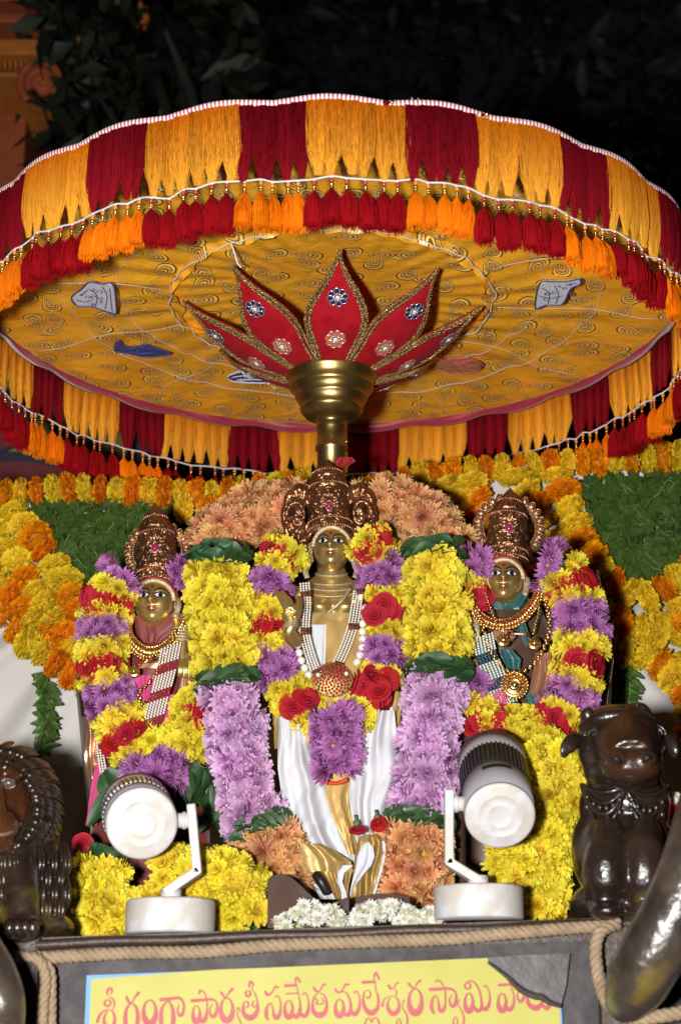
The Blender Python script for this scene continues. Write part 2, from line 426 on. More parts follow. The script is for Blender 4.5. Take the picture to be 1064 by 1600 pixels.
# dark trees behind
M['tree_leaf'] = mat('night_foliage', (.009, .016, .005), .6, ns=1.5, na=.4, col2=(.016, .024, .008), transl=.1)
M['bark'] = mat('dark_bark', (.016, .012, .009), .9, bs=40, bst=.6)
def tree(name, label, cx, cy, Y, rx, ry, ry_d, n, size, trunkpx, seed):
    rr = random.Random(seed)
    base = P(trunkpx, 1000, Y + .3); base.z = -1.5
    t = thing(name, base, label, 'tree', 'night trees behind the parasol')
    b = MB(); top = P(trunkpx, cy, Y + .3)
    b.tube([base, lerp(base, top, .5) + V(.05, 0, 0), top], [.13, .09, .04], 10)
    for k in range(7):
        e = P(cx + rr.uniform(-.8, .8)*rx, cy + rr.uniform(-.7, .7)*ry, Y + rr.uniform(-.3, .8)); s0 = lerp(base, top, rr.uniform(.6, 1))
        b.tube([s0, lerp(s0, e, .5) + V(0, 0, .06), e], [.03, .018, .006], 6)
    b.build('trunk', M['bark'], t)
    b = MB(); k = mpp(cx, cy, Y)
    cl = [(rr.uniform(-1, 1), rr.uniform(-1, 1), rr.uniform(0, 1)) for _ in range(26)]
    for i in range(n):
        c = rr.choice(cl); q = V(c[0] + rr.gauss(0, .22), c[1] + rr.gauss(0, .22), c[2] + rr.gauss(0, .15))
        o = P(cx + q.x*rx, cy + q.y*ry, Y + q.z*ry_d)
        if abs(q.x) > 1.25 or abs(q.y) > 1.3: continue
        d = V(rr.gauss(0, 1), rr.gauss(0, .7), rr.gauss(-.3, .8)).normalized(); s = V(rr.gauss(0, 1), rr.gauss(0, 1), rr.gauss(0, 1)).cross(d).normalized()
        L = size*rr.uniform(.6, 1.25); nrm = d.cross(s)
        b.add([o, o + d*L*.35 + s*L*.2 + nrm*L*.04, o + d*L, o + d*L*.35 - s*L*.2 + nrm*L*.04, o + d*L*.5 - nrm*L*.03], [(0, 1, 4), (1, 2, 4), (2, 3, 4), (3, 0, 4)])
    tag(b.build('crown', M['tree_leaf'], t), None, None, kind='stuff')
tree('broadleaf_tree', 'big leaved dark tree beside the temple tower at upper left', 225, 140, 2.0, 170, 150, .8, 400, .13, 330, 3)
tree('shade_tree', 'dark tree crown filling the night above the parasol', 620, 60, 6.2, 520, 220, 2.6, 5200, .17, 700, 4)
tree('roadside_tree', 'dark leafy tree at right edge behind the parasol fringe', 1010, 520, 5.2, 170, 420, 2.0, 3600, .16, 1040, 5)
tree('small_tree', 'small dark tree seen under the parasol between far tassels', 450, 690, 4.6, 260, 90, .8, 900, .13, 480, 6)
# ------------------------------------------------------------ parasol
UX = P(518, 420, 0).x; UC = V(UX, 0.02, 0)
ZR = 1.355; RR = .628; TILT = .028
para = thing('ceremonial_parasol', V(UX, .06, .25), 'big gold brocade ceremonial parasol with red and gold tassel fringe on brass pole', 'parasol')
def ring(r, a, z): return V(UX + r*math.sin(a), .06 - r*math.cos(a), z + .021 + TILT*r*math.cos(a))     # a = 0 is nearest the camera
NRIB = 24
def rimr(a): return RR*(1 - .010*(1 - abs(math.cos(a*NRIB/2))))
def brocade():
    m, nt, b = nodes('gold_brocade')
    oc = objcoord(nt)
    uv = N(nt, 'ShaderNodeMapping', {'Vector': oc, 'Scale': (1, 1, 0.0)}).outputs[0]
    v = N(nt, 'ShaderNodeTexVoronoi', {'Vector': uv, 'Scale': 15.5, 'Randomness': .7}, voronoi_dimensions='2D')
    loc = N(nt, 'ShaderNodeVectorMath', {0: uv, 1: v.outputs['Position']}, operation='SUBTRACT').outputs[0]
    hs = N(nt, 'ShaderNodeSeparateColor', {0: v.outputs['Color']})
    rot = N(nt, 'ShaderNodeVectorRotate', {'Vector': loc, 'Angle': math_(nt, 'MULTIPLY', hs.outputs[0], 6.283)}, rotation_type='Z_AXIS').outputs[0]
    sep = N(nt, 'ShaderNodeSeparateXYZ', {0: rot})
    X = math_(nt, 'DIVIDE', sep.outputs[0], .036)
    sgn = math_(nt, 'SIGN', math_(nt, 'SUBTRACT', hs.outputs[1], .5))
    cv_ = math_(nt, 'MULTIPLY', math_(nt, 'POWER', math_(nt, 'MAXIMUM', math_(nt, 'ADD', X, .35), 0.0), 2.0), .0075)
    yc = math_(nt, 'MULTIPLY_ADD', sgn, cv_, sep.outputs[1])
    tt = math_(nt, 'MAXIMUM', math_(nt, 'MULTIPLY_ADD', X, -.5, .5), .03)
    yn = math_(nt, 'DIVIDE', yc, math_(nt, 'MULTIPLY', math_(nt, 'POWER', tt, .85), .029))
    q = math_(nt, 'SQRT', math_(nt, 'ADD', math_(nt, 'MULTIPLY', yn, yn), math_(nt, 'MULTIPLY', X, X)))
    base = (.94, .44, .028); pale = (.98, .68, .15); dark = (.10, .042, .004); org = (.92, .40, .10); grn = (.36, .19, .016)
    c = ramp(nt, q, [(0, org), (.14, dark), (.24, pale), (.36, dark), (.46, org), (.60, dark), (.67, pale), (.82, dark), (.92, base)], 'CONSTANT')
    # small florets and scrolling lines between
    v2 = N(nt, 'ShaderNodeTexVoronoi', {'Vector': uv, 'Scale': 46.0, 'Randomness': .9}, voronoi_dimensions='2D').outputs['Distance']
    fl_ = ramp(nt, math_(nt, 'SINE', math_(nt, 'MULTIPLY', v2, 26.0)), [(.72, (0, 0, 0)), (.8, (1, 1, 1))])
    out = math_(nt, 'GREATER_THAN', q, 1.0)
    nm = N(nt, 'ShaderNodeTexNoise', {'Vector': uv, 'Scale': 16.0, 'Detail': 2.0}).outputs[0]
    msk = math_(nt, 'MULTIPLY', math_(nt, 'MULTIPLY', out, math_(nt, 'GREATER_THAN', nm, .50)), fl_)
    c = mixc(nt, math_(nt, 'MULTIPLY', msk, .55), c, grn)
    nz = N(nt, 'ShaderNodeTexNoise', {'Vector': oc, 'Scale': 4.0, 'Detail': 3.0}).outputs[0]
    c = mixc(nt, math_(nt, 'MULTIPLY', nz, .25), c, tuple(x*.9 for x in base))
    nt.links.new(c, b.inputs['Base Color'])
    b.inputs['Roughness'].default_value = .33; b.inputs['Metallic'].default_value = .1
    wr = N(nt, 'ShaderNodeTexNoise', {'Vector': oc, 'Scale': 18.0, 'Detail': 4.0, 'Distortion': .6}).outputs[0]
    bp = N(nt, 'ShaderNodeBump', {'Height': wr, 'Strength': .5, 'Distance': .010}); nt.links.new(bp.outputs[0], b.inputs['Normal'])
    return m
M['brocade'] = brocade()
M['braid'] = None
def braid():
    m, nt, b = nodes('white_red_braid')
    t = N(nt, 'ShaderNodeAttribute', attribute_name='t').outputs['Fac']
    f = ramp(nt, math_(nt, 'FRACT', math_(nt, 'MULTIPLY', t, 640.0)), [(0, (.74, .72, .71)), (.55, (.46, .06, .09))], 'CONSTANT')
    nt.links.new(f, b.inputs['Base Color']); b.inputs['Roughness'].default_value = .6; return m
M['braid'] = braid()
M['cord'] = mat('white_cord', (.66, .64, .66), .6)
M['maroon_bind'] = mat('maroon_velvet_binding', (.22, .008, .030), .5, sheen=.4, ns=60, na=.4, col2=(.30, .012, .045))
def canz(r, a):
    k = abs(math.sin(a*NRIB/2))
    z = 1.348 + .010*smooth(.28, .0, r) + .006*math.sin(pi*min(1, max(0, (r - .29)/.32)))
    return z - .004*k*smooth(.1, .5, r) + .0022*math.sin(a*37 + r*20)*smooth(.1, .3, r)*smooth(.6, .35, r)
b = MB(); b.grid(lambda u, v: ring(lerp(.02, 1, v)*rimr(2*pi*u), 2*pi*u, canz(lerp(.02, 1, v)*RR, 2*pi*u)), 192, 30, cu=True); can = b.build('canopy_lining', M['brocade'], para)
b = MB(); b.grid(lambda u, v: ring(lerp(.02, 1, v)*rimr(2*pi*u)*1.004, 2*pi*u, lerp(1.56, 1.368, v**1.5)), 96, 12, cu=True); b.build('canopy_top', M['maroon_bind'], para)
# maroon binding along the inner rim
b = MB(); b.grid(lambda u, v: ring(rimr(2*pi*u) - [.010, -.0015, -.0035, .010][int(round(v*3))], 2*pi*u, canz(RR, 2*pi*u) + [.002, .010, -.016, -.019][int(round(v*3))] + .0035*math.cos(2*pi*u*NRIB)), 192, 3, cu=True); b.build('rim_binding', M['maroon_bind'], para)
# frilled inner ring and piping
b = MB()
def frill(u, v):
    a = 2*pi*u; w = math.sin(a*12) + .5*math.sin(a*31 + 1)
    r = .283 + .008*abs(math.sin(a*6)) + lerp(0, .006, v)*w
    return ring(r - .014*v, a, canz(.28, a) - .001 - .011*v - .003*v*w)
b.grid(frill, 240, 4, cu=True); b.build('frill', M['brocade'], para)
for r, th in ((.284, .0010), (.375, .0005), (.475, .0005)):
    b = MB(); b.tube([ring(r + .006*abs(math.sin(a*6 + r*9)) + .002*math.sin(a*23), a, canz(r, a) - (.0135 if r < .3 else .003)) for a in [2*pi*i/200 for i in range(200)]], th, 6, closed=True); b.build('piping', M['cord'], para)
for k in range(NRIB):
    if k % 2: continue
    a = 2*pi*(k + .5)/NRIB
    b = MB(); b.tube([ring(lerp(.30, .60, i/10), a + .02*math.sin(i*.9 + k), canz(lerp(.3, .6, i/10), a) - .003) for i in range(11)], .0004, 5); b.build('seam', M['cord'], para)
b = MB(); a = -.62; b.tube(catmull([ring(.285, a, 1.335), ring(.283, a + .02, 1.315), ring(.278, a + .03, 1.300), ring(.276, a + .05, 1.292)], 6), .0016, 6); b.build('loose_thread', M['cord'], para)
# braid on the outer rim
pts = [ring(rimr(2*pi*i/384)*1.019, 2*pi*i/384, 1.368 + .0022*math.cos(2*pi*i/384*NRIB)) for i in range(385)]
b = MB(); b.tube(pts, .0052, 8, flat=.5, cap=False, ts=[i/384 for i in range(385)]); b.build('rim_braid', M['braid'], para)

# tassels
def silk(name, c0, c1, rough=.34):
    m, nt, b = nodes(name)
    t = N(nt, 'ShaderNodeAttribute', attribute_name='t').outputs['Fac']
    rnd = N(nt, 'ShaderNodeObjectInfo').outputs['Random']
    c = ramp(nt, t, [(0, c0), (1, c1)])  # darker strand tops: shade from how the threads face, put into the colour
    hs = N(nt, 'ShaderNodeHueSaturation', {'Value': math_(nt, 'MULTIPLY_ADD', rnd, .3, .85), 'Color': c})
    nt.links.new(hs.outputs[0], b.inputs['Base Color'])
    b.inputs['Roughness'].default_value = rough; b.inputs['Specular IOR Level'].default_value = .55; b.inputs['Specular Tint'].default_value = (*c1, 1)
    return m
M['gold_silk'] = silk('gold_silk', (.50, .12, .003), (.86, .43, .045), .26)
M['red_thread'] = silk('crimson_silk', (.11, .003, .006), (.25, .007, .015), .28)
M['orange_fluff'] = silk('orange_fluff', (.70, .13, .003), (.86, .22, .006), .6)
M['red_fluff'] = silk('red_fluff', (.20, .004, .006), (.31, .006, .010), .6)
TL = .122
def strandmesh(seed, m, w, L=TL, n=170):
    rr = random.Random(seed); b = MB(); skew = rr.uniform(-.004, .004)
    for i in range(n):
        x0 = rr.uniform(-.56, .56)*w; y0 = rr.uniform(-.0035, .0035); x1 = rr.gauss(0, .0020); y1 = rr.gauss(0, .0012)
        bu = rr.uniform(-.0022, .0022); ph = rr.uniform(0, 6); amp = rr.uniform(.0002, .0013)
        pts = []
        for k in range(8):
            t = k/7; q = smooth(.58, 1.10, t)**1.25
            pts.append(V(lerp(x0, x1 + skew, q) + bu*math.sin(pi*t) + amp*math.sin(ph + t*7), lerp(y0, y1, q) - .003*math.sin(pi*t), -t*L))
        b.tube(pts, [.00055, .0006, .0005], 3, cap=False, ts=[k/7*rr.uniform(.6, 1.0) for k in range(8)])
    # inner body so that the bundle is dense
    b.grid(lambda u, v: V(lerp(w*.36, .0012, smooth(.52, 1.04, v)**1.2)*math.cos(2*pi*u), .0025*math.sin(2*pi*u), -v*L), 8, 8, cu=True, tf=lambda u, v: v*.7)
    return b.mesh('tassel', m)
def fluffmesh(seed, m, L=.060, r=.0138, n=210):
    rr = random.Random(seed); b = MB()
    for i in range(n):
        a = rr.uniform(0, 2*pi); q = math.sqrt(rr.uniform(.15, 1)); ln = L*rr.uniform(.86, 1.04)
        pts = []
        for k in range(5):
            t = k/4; wd = r*q*(math.sin(min(1, t*2.0)*pi/2)**.8)
            pts.append(V(wd*math.cos(a) + rr.gauss(0, .0004), wd*math.sin(a)*.85 + rr.gauss(0, .0004), -t*ln))
        b.tube(pts, [.0008, .00085, .0005], 3, cap=False, ts=[.2 + .8*k/4*rr.uniform(.6, 1) for k in range(5)])
    b.lathe(V(0, 0, 0), V(0, 0, -1), [(0, .0015), (.25*L, r*.5), (.6*L, r*.78), (.9*L, r*.85), (.93*L, .001)], 10)
    return b.mesh('tuft', m)
GW = .0226
ST = {'g': [strandmesh(i, M['gold_silk'], GW) for i in range(4)], 'r': [strandmesh(10 + i, M['red_thread'], GW) for i in range(4)]}
FL = {'o': [fluffmesh(20 + i, M['orange_fluff']) for i in range(3)], 'r': [fluffmesh(30 + i, M['red_fluff']) for i in range(3)]}
def beadmesh(c):
    b = MB(); b.ell((0, 0, .004), (.0036, .0036, .0034), 10, 6, 0); b.ell((0, 0, -.0025), (.0028, .0028, .0030), 10, 6, 1); b.ell((0, 0, -.007), (.0032, .0032, .0020), 10, 6, 1); b.ell((0, 0, .0085), (.0026, .0026, .0016), 8, 5, 2)
    return b.mesh('bead', [c, M['gold'], M['cord']])
M['red_bead'] = mat('red_bead', (.42, .03, .012), .25, 0, coat=.5); M['orange_bead'] = mat('orange_bead', (.70, .20, .01), .25, 0, coat=.5)
BD = {'g': beadmesh(M['red_bead']), 'r': beadmesh(M['orange_bead'])}
cordpts = []; ntass = 0
period = 2*pi/16; gold_w = .230
for p in range(16):
    a0 = .064 - gold_w/2 + p*period
    for kind, s, wd, n in (('g', 0, gold_w, 6), ('r', gold_w, period - gold_w, 5)):
        for i in range(n):
            a = a0 + s + wd*(i + .5)/n
            rt = rimr(a)*1.018; zt = 1.363 + .0022*math.cos(a*NRIB)
            k = wd*RR/n/GW
            jz = R.uniform(-.003, .003)
            o = put('tassel', R.choice(ST[kind]), para, ring(rt, a, zt), quat=Quaternion((0, 0, 1), a) @ Quaternion((1, 0, 0), R.uniform(-.04, .03)) @ Quaternion((0, 1, 0), R.gauss(0, .03)), scale=(k*1.06, 1, 1 + jz*6))
            zb = zt - TL - .012 + R.gauss(0, .0022)
            pb = ring(rt + R.gauss(0, .0025), a + R.gauss(0, .004), zb)
            cordpts.append(pb + V(0, 0, .010))
            be = put('bead', BD[kind], para, pb, quat=Quaternion((0, 0, 1), a), scale=1.0)
            f = 'r' if kind == 'g' else 'o'
            put('tuft', R.choice(FL[f]), para, pb + V(0, 0, -.009), quat=Quaternion((0, 0, 1), a) @ Quaternion((1, 0, 0), R.gauss(0, .06)) @ Quaternion((0, 1, 0), R.gauss(0, .06)) @ Quaternion((0, 0, 1), R.uniform(0, 6)), scale=(1.05*k**.5, 1.05*k**.5, R.uniform(.92, 1.08)))
b = MB(); b.tube(catmull(cordpts, 3, closed=True), .0014, 6, closed=True); b.build('tassel_cord', M['cord'], para)
for a in (-.26, .13, .36):
    b = MB(); c = ring(RR*1.01, a, 1.366); b.ell(c, (.008, .004, .005), 10, 6); b.ell(c + V(.01, 0, .001), (.004, .004, .004), 8, 6, 1); b.build('braid_knot', [M['red_thread'], M['gold']], para)
for a in (-.33, .185, .2):
    b = MB(); c = ring(RR*1.01, a, 1.366); b.tube([c, c + V(.006, 0, .006), c + V(.004, 0, .012)], [.0022, .002, .001], 6); b.build('thread_end', M['cord'], para)

# pole with its brass bell
b = MB()
zc = lambda py: P(518, py, .06).z
kp = mpp(518, 600, .06)
prof_px = [(571, 71), (575, 72), (580, 68), (594, 65), (597, 66), (601, 63), (612, 55), (615, 56.5), (619, 54), (632, 47), (636, 49), (640, 47), (650, 40), (653, 33), (656, 27), (660, 24), (664, 23), (667, 24.5), (671, 22.5), (696, 23), (699, 25), (703, 25), (706, 22), (740, 22), (800, 22)]
z0 = zc(800)
prof = [(zc(y + 15*max(0, (662 - y)/91)) - z0, r*kp) for y, r in prof_px][::-1]
prof = [(-(z0 - .24), 22*kp)] + prof + [(prof[-1][0] + .002, 60*kp), (prof[-1][0] - .03, 50*kp)]
b.lathe(V(UX, .06, z0), V(0, 0, 1), prof, 48, fn=lambda t, a, r: .0006*math.sin(a*5 + t*90) if r > .04 else 0)
pole = b.build('pole', M['pole_brass'], para)
b = MB(); b.tube([V(UX, .06, 1.2), V(UX, .06, 1.56)], .02, 16); b.build('inner_shaft', M['pole_brass'], para)
b = MB(); b.ell(P(541, 690, .036), .004, 10, 8); b.build('rivet', M['pole_brass'], para)

# velvet lotus petals round the bell
def velvet():
    m, nt, b = nodes('red_velvet')
    nz = N(nt, 'ShaderNodeTexNoise', {'Vector': objcoord(nt), 'Scale': 26.0, 'Detail': 4.0, 'Distortion': 1.2}).outputs[0]
    nt.links.new(mixc(nt, ramp(nt, nz, [(.35, (0, 0, 0)), (.7, (1, 1, 1))]), (.30, .003, .008), (.40, .008, .018)), b.inputs['Base Color'])
    b.inputs['Roughness'].default_value = .85; b.inputs['Specular IOR Level'].default_value = .15; b.inputs['Sheen Weight'].default_value = .05; b.inputs['Sheen Tint'].default_value = (1, .3, .35, 1); return m
M['velvet'] = velvet()
def goldtrim():
    m, nt, b = nodes('gold_sequin_trim')
    v = N(nt, 'ShaderNodeTexVoronoi', {'Vector': objcoord(nt), 'Scale': 420.0})
    f = ramp(nt, v.outputs['Distance'], [(.2, (1, 1, 1)), (.7, (0, 0, 0))])
    nt.links.new(mixc(nt, f, (.22, .11, .03), (.78, .54, .24)), b.inputs['Base Color'])
    b.inputs['Metallic'].default_value = .8; b.inputs['Roughness'].default_value = .3
    bp = N(nt, 'ShaderNodeBump', {'Height': f, 'Strength': .8, 'Distance': .002}); nt.links.new(bp.outputs[0], b.inputs['Normal']); return m
M['trim'] = goldtrim()
M['navy_sequin'] = mat('navy_sequin', (.030, .022, .14), .3, .3); M['coral_sequin'] = mat('coral_sequin', (.68, .12, .045), .3, .2)
M['silver'] = mat('silver_sequin', (.72, .70, .66), .25, .8)
def floret(cm):
    b = MB()
    for k in range(8):
        a = 2*pi*k/8; q = Quaternion((0, 0, 1), a)
        pts = [q @ V(.62 + .36*math.cos(t), .30*math.sin(t), .05) for t in [2*pi*i/10 for i in range(10)]]
        b.add([q @ V(.62, 0, .12)] + pts, [(0, i + 1, (i + 1) % 10 + 1) for i in range(10)], 0)
        b.tube(pts, .055, 5, 1, closed=True)
        b.ell(q @ V(.36, 0, .12), (.10, .10, .06), 8, 5, 1)
    b.ell((0, 0, .15), (.22, .22, .16), 12, 6, 2)
    return b.mesh('floret', [cm, M['silver'], M['pearl']])
FLO = [floret(M['navy_sequin']), floret(M['coral_sequin'])]
# eight petals: a = angle round the pole
for k, (a, tipr, wdeg) in enumerate(((.055, .262, .26), (-.70, .262, .25), (.78, .262, .25), (-1.38, .265, .25), (1.46, .265, .25), (-2.25, .265, .25), (2.3, .265, .25), (3.1, .265, .25))):
    B0 = ring(.058, a, 1.193); T0 = ring(tipr*(1.0 if abs(a) > .9 else .97), a, 1.316 - .002*math.cos(a))
    ax = T0 - B0; side = V(math.cos(a), math.sin(a), 0); nrm = side.cross(ax).normalized()
    if nrm.dot(ring(1, a, 0) - ring(0, a, 0)) < 0: nrm = -nrm
    Wm = .052
    def wprof(u): return Wm*(.55 + .45*smooth(0, .46, u))*(1 - smooth(.42, 1.0, u)**1.25*.985)
    def bow(u): return -.030*math.sin(pi*u)**1.0
    def pt(u, s, h=0.0): return B0 + ax*u + side*(s*wprof(u)) + nrm*(bow(u)*-.45 + .010*(1 - s*s)*math.sin(pi*min(1, u + .1)) + h)
    pr = thing if False else None
    b = MB(); b.grid(lambda u, v: pt(u, v*2 - 1), 22, 8); b.grid(lambda u, v: pt(u, 1 - v*2, -.003), 22, 8)
    pe = b.build('velvet_petal', M['velvet'], para)
    for s in (-1, 1):
        for j, inset in enumerate((.0, .22)):
            b = MB(); b.tube([pt(u, s*(1 - inset*min(1, .030/max(.004, wprof(u)))), .0022 + .0004*j) for u in [i/26 for i in range(27)]], .0034, 6, flat=.45); b.build('gold_trim', M['trim'], pe)
    for j, u in enumerate((.66, .30)):
        put('floret', FLO[j], pe, pt(u, 0, .004), normal=nrm, roll=R.uniform(0, 1), scale=(.0185, .0185, .012))

# appliqué figures stitched to the lining
M['applique_white'] = mat('silver_applique', (.80, .81, .84), .5, .0, ns=160, na=.6, col2=(.55, .57, .66)); M['applique_blue'] = mat('blue_embroidery', (.050, .060, .20), .5)
M['applique_gold'] = mat('gold_applique', (.66, .46, .14), .4, .4, ns=120, na=.5, col2=(.45, .25, .06)); M['applique_pink'] = mat('pink_embroidery', (.55, .05, .12), .5)
def oncanopy(px, py):
    d = (P(px, py, 0) - CAM); k = (1.343 - CAM.z)/d.z; return CAM + d*k
def applique(label, outline, lines, fill, edge):
    n = len(outline); c = oncanopy(sum(p[0] for p in outline)/n, sum(p[1] for p in outline)/n)
    pts = [oncanopy(*p) for p in outline]
    b = MB(); b.prism(pts, V(0, 0, .002)); o = b.build('applique_figure', fill, para, sm=False); o['label'] = label
    b = MB(); b.tube(catmull(pts, 3, closed=True), .0016, 6, closed=True)
    rq = random.Random(len(outline)*7 + int(outline[0][0])); xs = [p[0] for p in outline]; ys = [p[1] for p in outline]; mx, my = sum(xs)/n, sum(ys)/n
    for q_ in range(9):
        w0, h0 = (max(xs) - min(xs))*.30, (max(ys) - min(ys))*.26; qx, qy = mx + rq.uniform(-1, 1)*w0, my + rq.uniform(-1, 1)*h0; ra = rq.uniform(2.5, 6); a0 = rq.uniform(0, 6)
        b.tube([oncanopy(qx + ra*(1 - .05*i)*math.cos(a0 + i*.5), qy + ra*.5*(1 - .05*i)*math.sin(a0 + i*.5)) for i in range(11)], .0010, 5)
    for l in lines: b.tube(catmull([oncanopy(*p) for p in l], 4), .0011, 5)
    b.build('embroidered_edge', edge, o)
applique('silver blue embroidered animal patch on the left lining', [(112, 465), (128, 452), (140, 441), (160, 444), (178, 446), (182, 490), (160, 484), (140, 478), (122, 478)],
         [[(128, 462), (140, 452), (152, 462), (150, 478)], [(160, 448), (168, 462), (165, 482)], [(120, 468), (132, 472), (145, 468)], [(172, 450), (174, 470), (176, 486)]], M['applique_white'], M['applique_blue'])
applique('dark blue embroidered bird patch on lower left lining', [(180, 548), (184, 532), (192, 540), (208, 545), (225, 538), (240, 543), (268, 552), (250, 556), (228, 558), (205, 553)],
         [[(190, 545), (215, 552), (245, 551)], [(205, 547), (222, 542), (240, 548)]], M['applique_blue'], M['applique_blue'])
applique('blue grey embroidered patch beside the brass bell', [(356, 588), (380, 580), (405, 583), (428, 590), (436, 598), (400, 598), (365, 596)], [[(362, 590), (390, 587), (430, 596)], [(370, 594), (400, 593), (420, 595)]], M['applique_blue'], M['applique_white'])
applique('silver blue embroidered elephant patch on the right lining', [(836, 482), (842, 444), (858, 440), (884, 440), (905, 436), (906, 444), (892, 450), (884, 466), (876, 476), (852, 476)],
         [[(846, 450), (858, 458), (856, 474)], [(866, 446), (872, 460), (868, 474)], [(842, 462), (860, 466), (878, 462)], [(884, 446), (890, 444), (900, 442)]], M['applique_white'], M['applique_blue'])
applique('gold and pink embroidered emblem patch right of the bell', [(676, 572), (700, 562), (730, 560), (752, 568), (748, 578), (722, 584), (694, 580)], [[(672, 550), (700, 566), (724, 584)], [(690, 576), (710, 568), (745, 572)], [(700, 582), (716, 566), (738, 564)]], M['applique_gold'], M['applique_pink'])

# ------------------------------------------------------------ flower meshes (unit radius, +Z is the face)
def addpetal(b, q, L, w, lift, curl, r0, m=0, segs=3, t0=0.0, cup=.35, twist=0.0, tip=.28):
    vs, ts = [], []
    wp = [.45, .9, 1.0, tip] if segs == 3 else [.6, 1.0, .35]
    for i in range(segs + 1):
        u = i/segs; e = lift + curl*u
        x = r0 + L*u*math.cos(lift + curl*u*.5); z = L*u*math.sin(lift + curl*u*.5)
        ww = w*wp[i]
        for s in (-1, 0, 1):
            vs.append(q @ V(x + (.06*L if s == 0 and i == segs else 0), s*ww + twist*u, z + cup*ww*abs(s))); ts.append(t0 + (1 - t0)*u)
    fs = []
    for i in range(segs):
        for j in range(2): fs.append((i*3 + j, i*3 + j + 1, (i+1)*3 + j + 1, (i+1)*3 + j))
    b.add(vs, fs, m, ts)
def chrys(seed, m, layers, w=.13, eye=None, tip=.32):
    rr = random.Random(seed); b = MB()
    for n, lift, L, z0, r0 in layers:
        off = rr.uniform(0, 6)
        for k in range(n):
            a = off + 2*pi*k/n + rr.gauss(0, .09)
            q = Matrix.Translation((0, 0, z0 + rr.gauss(0, .015))) @ Matrix.Rotation(a, 4, 'Z')
            addpetal(b, q, L*rr.uniform(.88, 1.1), w*rr.uniform(.85, 1.15), rad(lift) + rr.gauss(0, .12), rr.uniform(.1, .55), r0, cup=rr.uniform(.2, .5), t0=0.0 if lift < 30 else .12, twist=rr.gauss(0, .03), tip=tip)
    if eye: b.ell((0, 0, .22), (.16, .16, .1), 10, 6, 1)
    b.ell((0, 0, .0), (.5, .5, .28), 10, 6, 0)
    return b.mesh('chrysanthemum', [m, eye] if eye else m)
LAY = [(15, 4, .98, 0, .06), (15, 22, .90, .05, .06), (13, 42, .78, .10, .05), (10, 60, .62, .14, .04), (7, 76, .46, .17, .02)]
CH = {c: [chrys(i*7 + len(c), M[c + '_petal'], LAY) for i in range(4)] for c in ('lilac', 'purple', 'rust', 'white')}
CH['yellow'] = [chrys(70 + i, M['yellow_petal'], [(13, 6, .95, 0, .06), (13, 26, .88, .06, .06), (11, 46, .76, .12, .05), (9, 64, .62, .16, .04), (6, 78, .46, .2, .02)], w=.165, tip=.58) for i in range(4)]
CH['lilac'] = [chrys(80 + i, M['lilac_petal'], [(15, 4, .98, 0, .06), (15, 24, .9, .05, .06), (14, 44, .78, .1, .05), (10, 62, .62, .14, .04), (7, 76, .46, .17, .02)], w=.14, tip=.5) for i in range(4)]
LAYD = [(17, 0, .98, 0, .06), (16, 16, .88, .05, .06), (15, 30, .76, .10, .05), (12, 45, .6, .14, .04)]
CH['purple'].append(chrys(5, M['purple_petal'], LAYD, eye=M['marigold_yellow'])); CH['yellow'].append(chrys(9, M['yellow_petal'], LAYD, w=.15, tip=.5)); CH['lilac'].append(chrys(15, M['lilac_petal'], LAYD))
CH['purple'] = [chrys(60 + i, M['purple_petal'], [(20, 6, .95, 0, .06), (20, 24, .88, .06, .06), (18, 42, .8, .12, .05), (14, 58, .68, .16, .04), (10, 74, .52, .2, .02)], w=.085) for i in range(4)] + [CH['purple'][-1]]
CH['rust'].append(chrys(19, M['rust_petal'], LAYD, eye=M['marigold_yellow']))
def marigold(seed, m):
    rr = random.Random(seed); b = MB(); n = 240
    for k in range(n):
        h = 1 - 1.75*(k + .5)/n; ph = k*2.39996 + rr.gauss(0, .12); rxy = math.sqrt(max(0, 1 - h*h))
        d = V(rxy*math.cos(ph), rxy*math.sin(ph), h*.85)
        q = d.to_track_quat('X', 'Z').to_matrix().to_4x4() @ Matrix.Rotation(rr.uniform(-.7, .7), 4, 'X')
        r = rr.uniform(.84, 1.0); vs = []; ts = []
        for i, (rd, ww) in enumerate(((.5, .08), (.84*r, .13), (r, .12))):
            for s in (-1, 0, 1):
                vs.append(q @ V(rd*.98 + (rr.uniform(-.05, .05) if i == 2 else 0), s*ww, .05*(1 - abs(s)) + (.05*rr.gauss(0, 1) if i == 2 else 0))); ts.append((.25, .7, 1)[i]*rr.uniform(.9, 1))
        b.add(vs, [(i*3 + j, i*3 + j + 1, (i+1)*3 + j + 1, (i+1)*3 + j) for i in range(2) for j in range(2)], 0, ts)
    b.ell((0, 0, -.05), (.72, .72, .62), 12, 8, 0)
    b.t[-12*9:] = [.3]*(12*9)
    return b.mesh('marigold', m)
MG = {'y': [marigold(i, M['marigold_yellow']) for i in range(3)], 'o': [marigold(10 + i, M['marigold_orange']) for i in range(3)]}
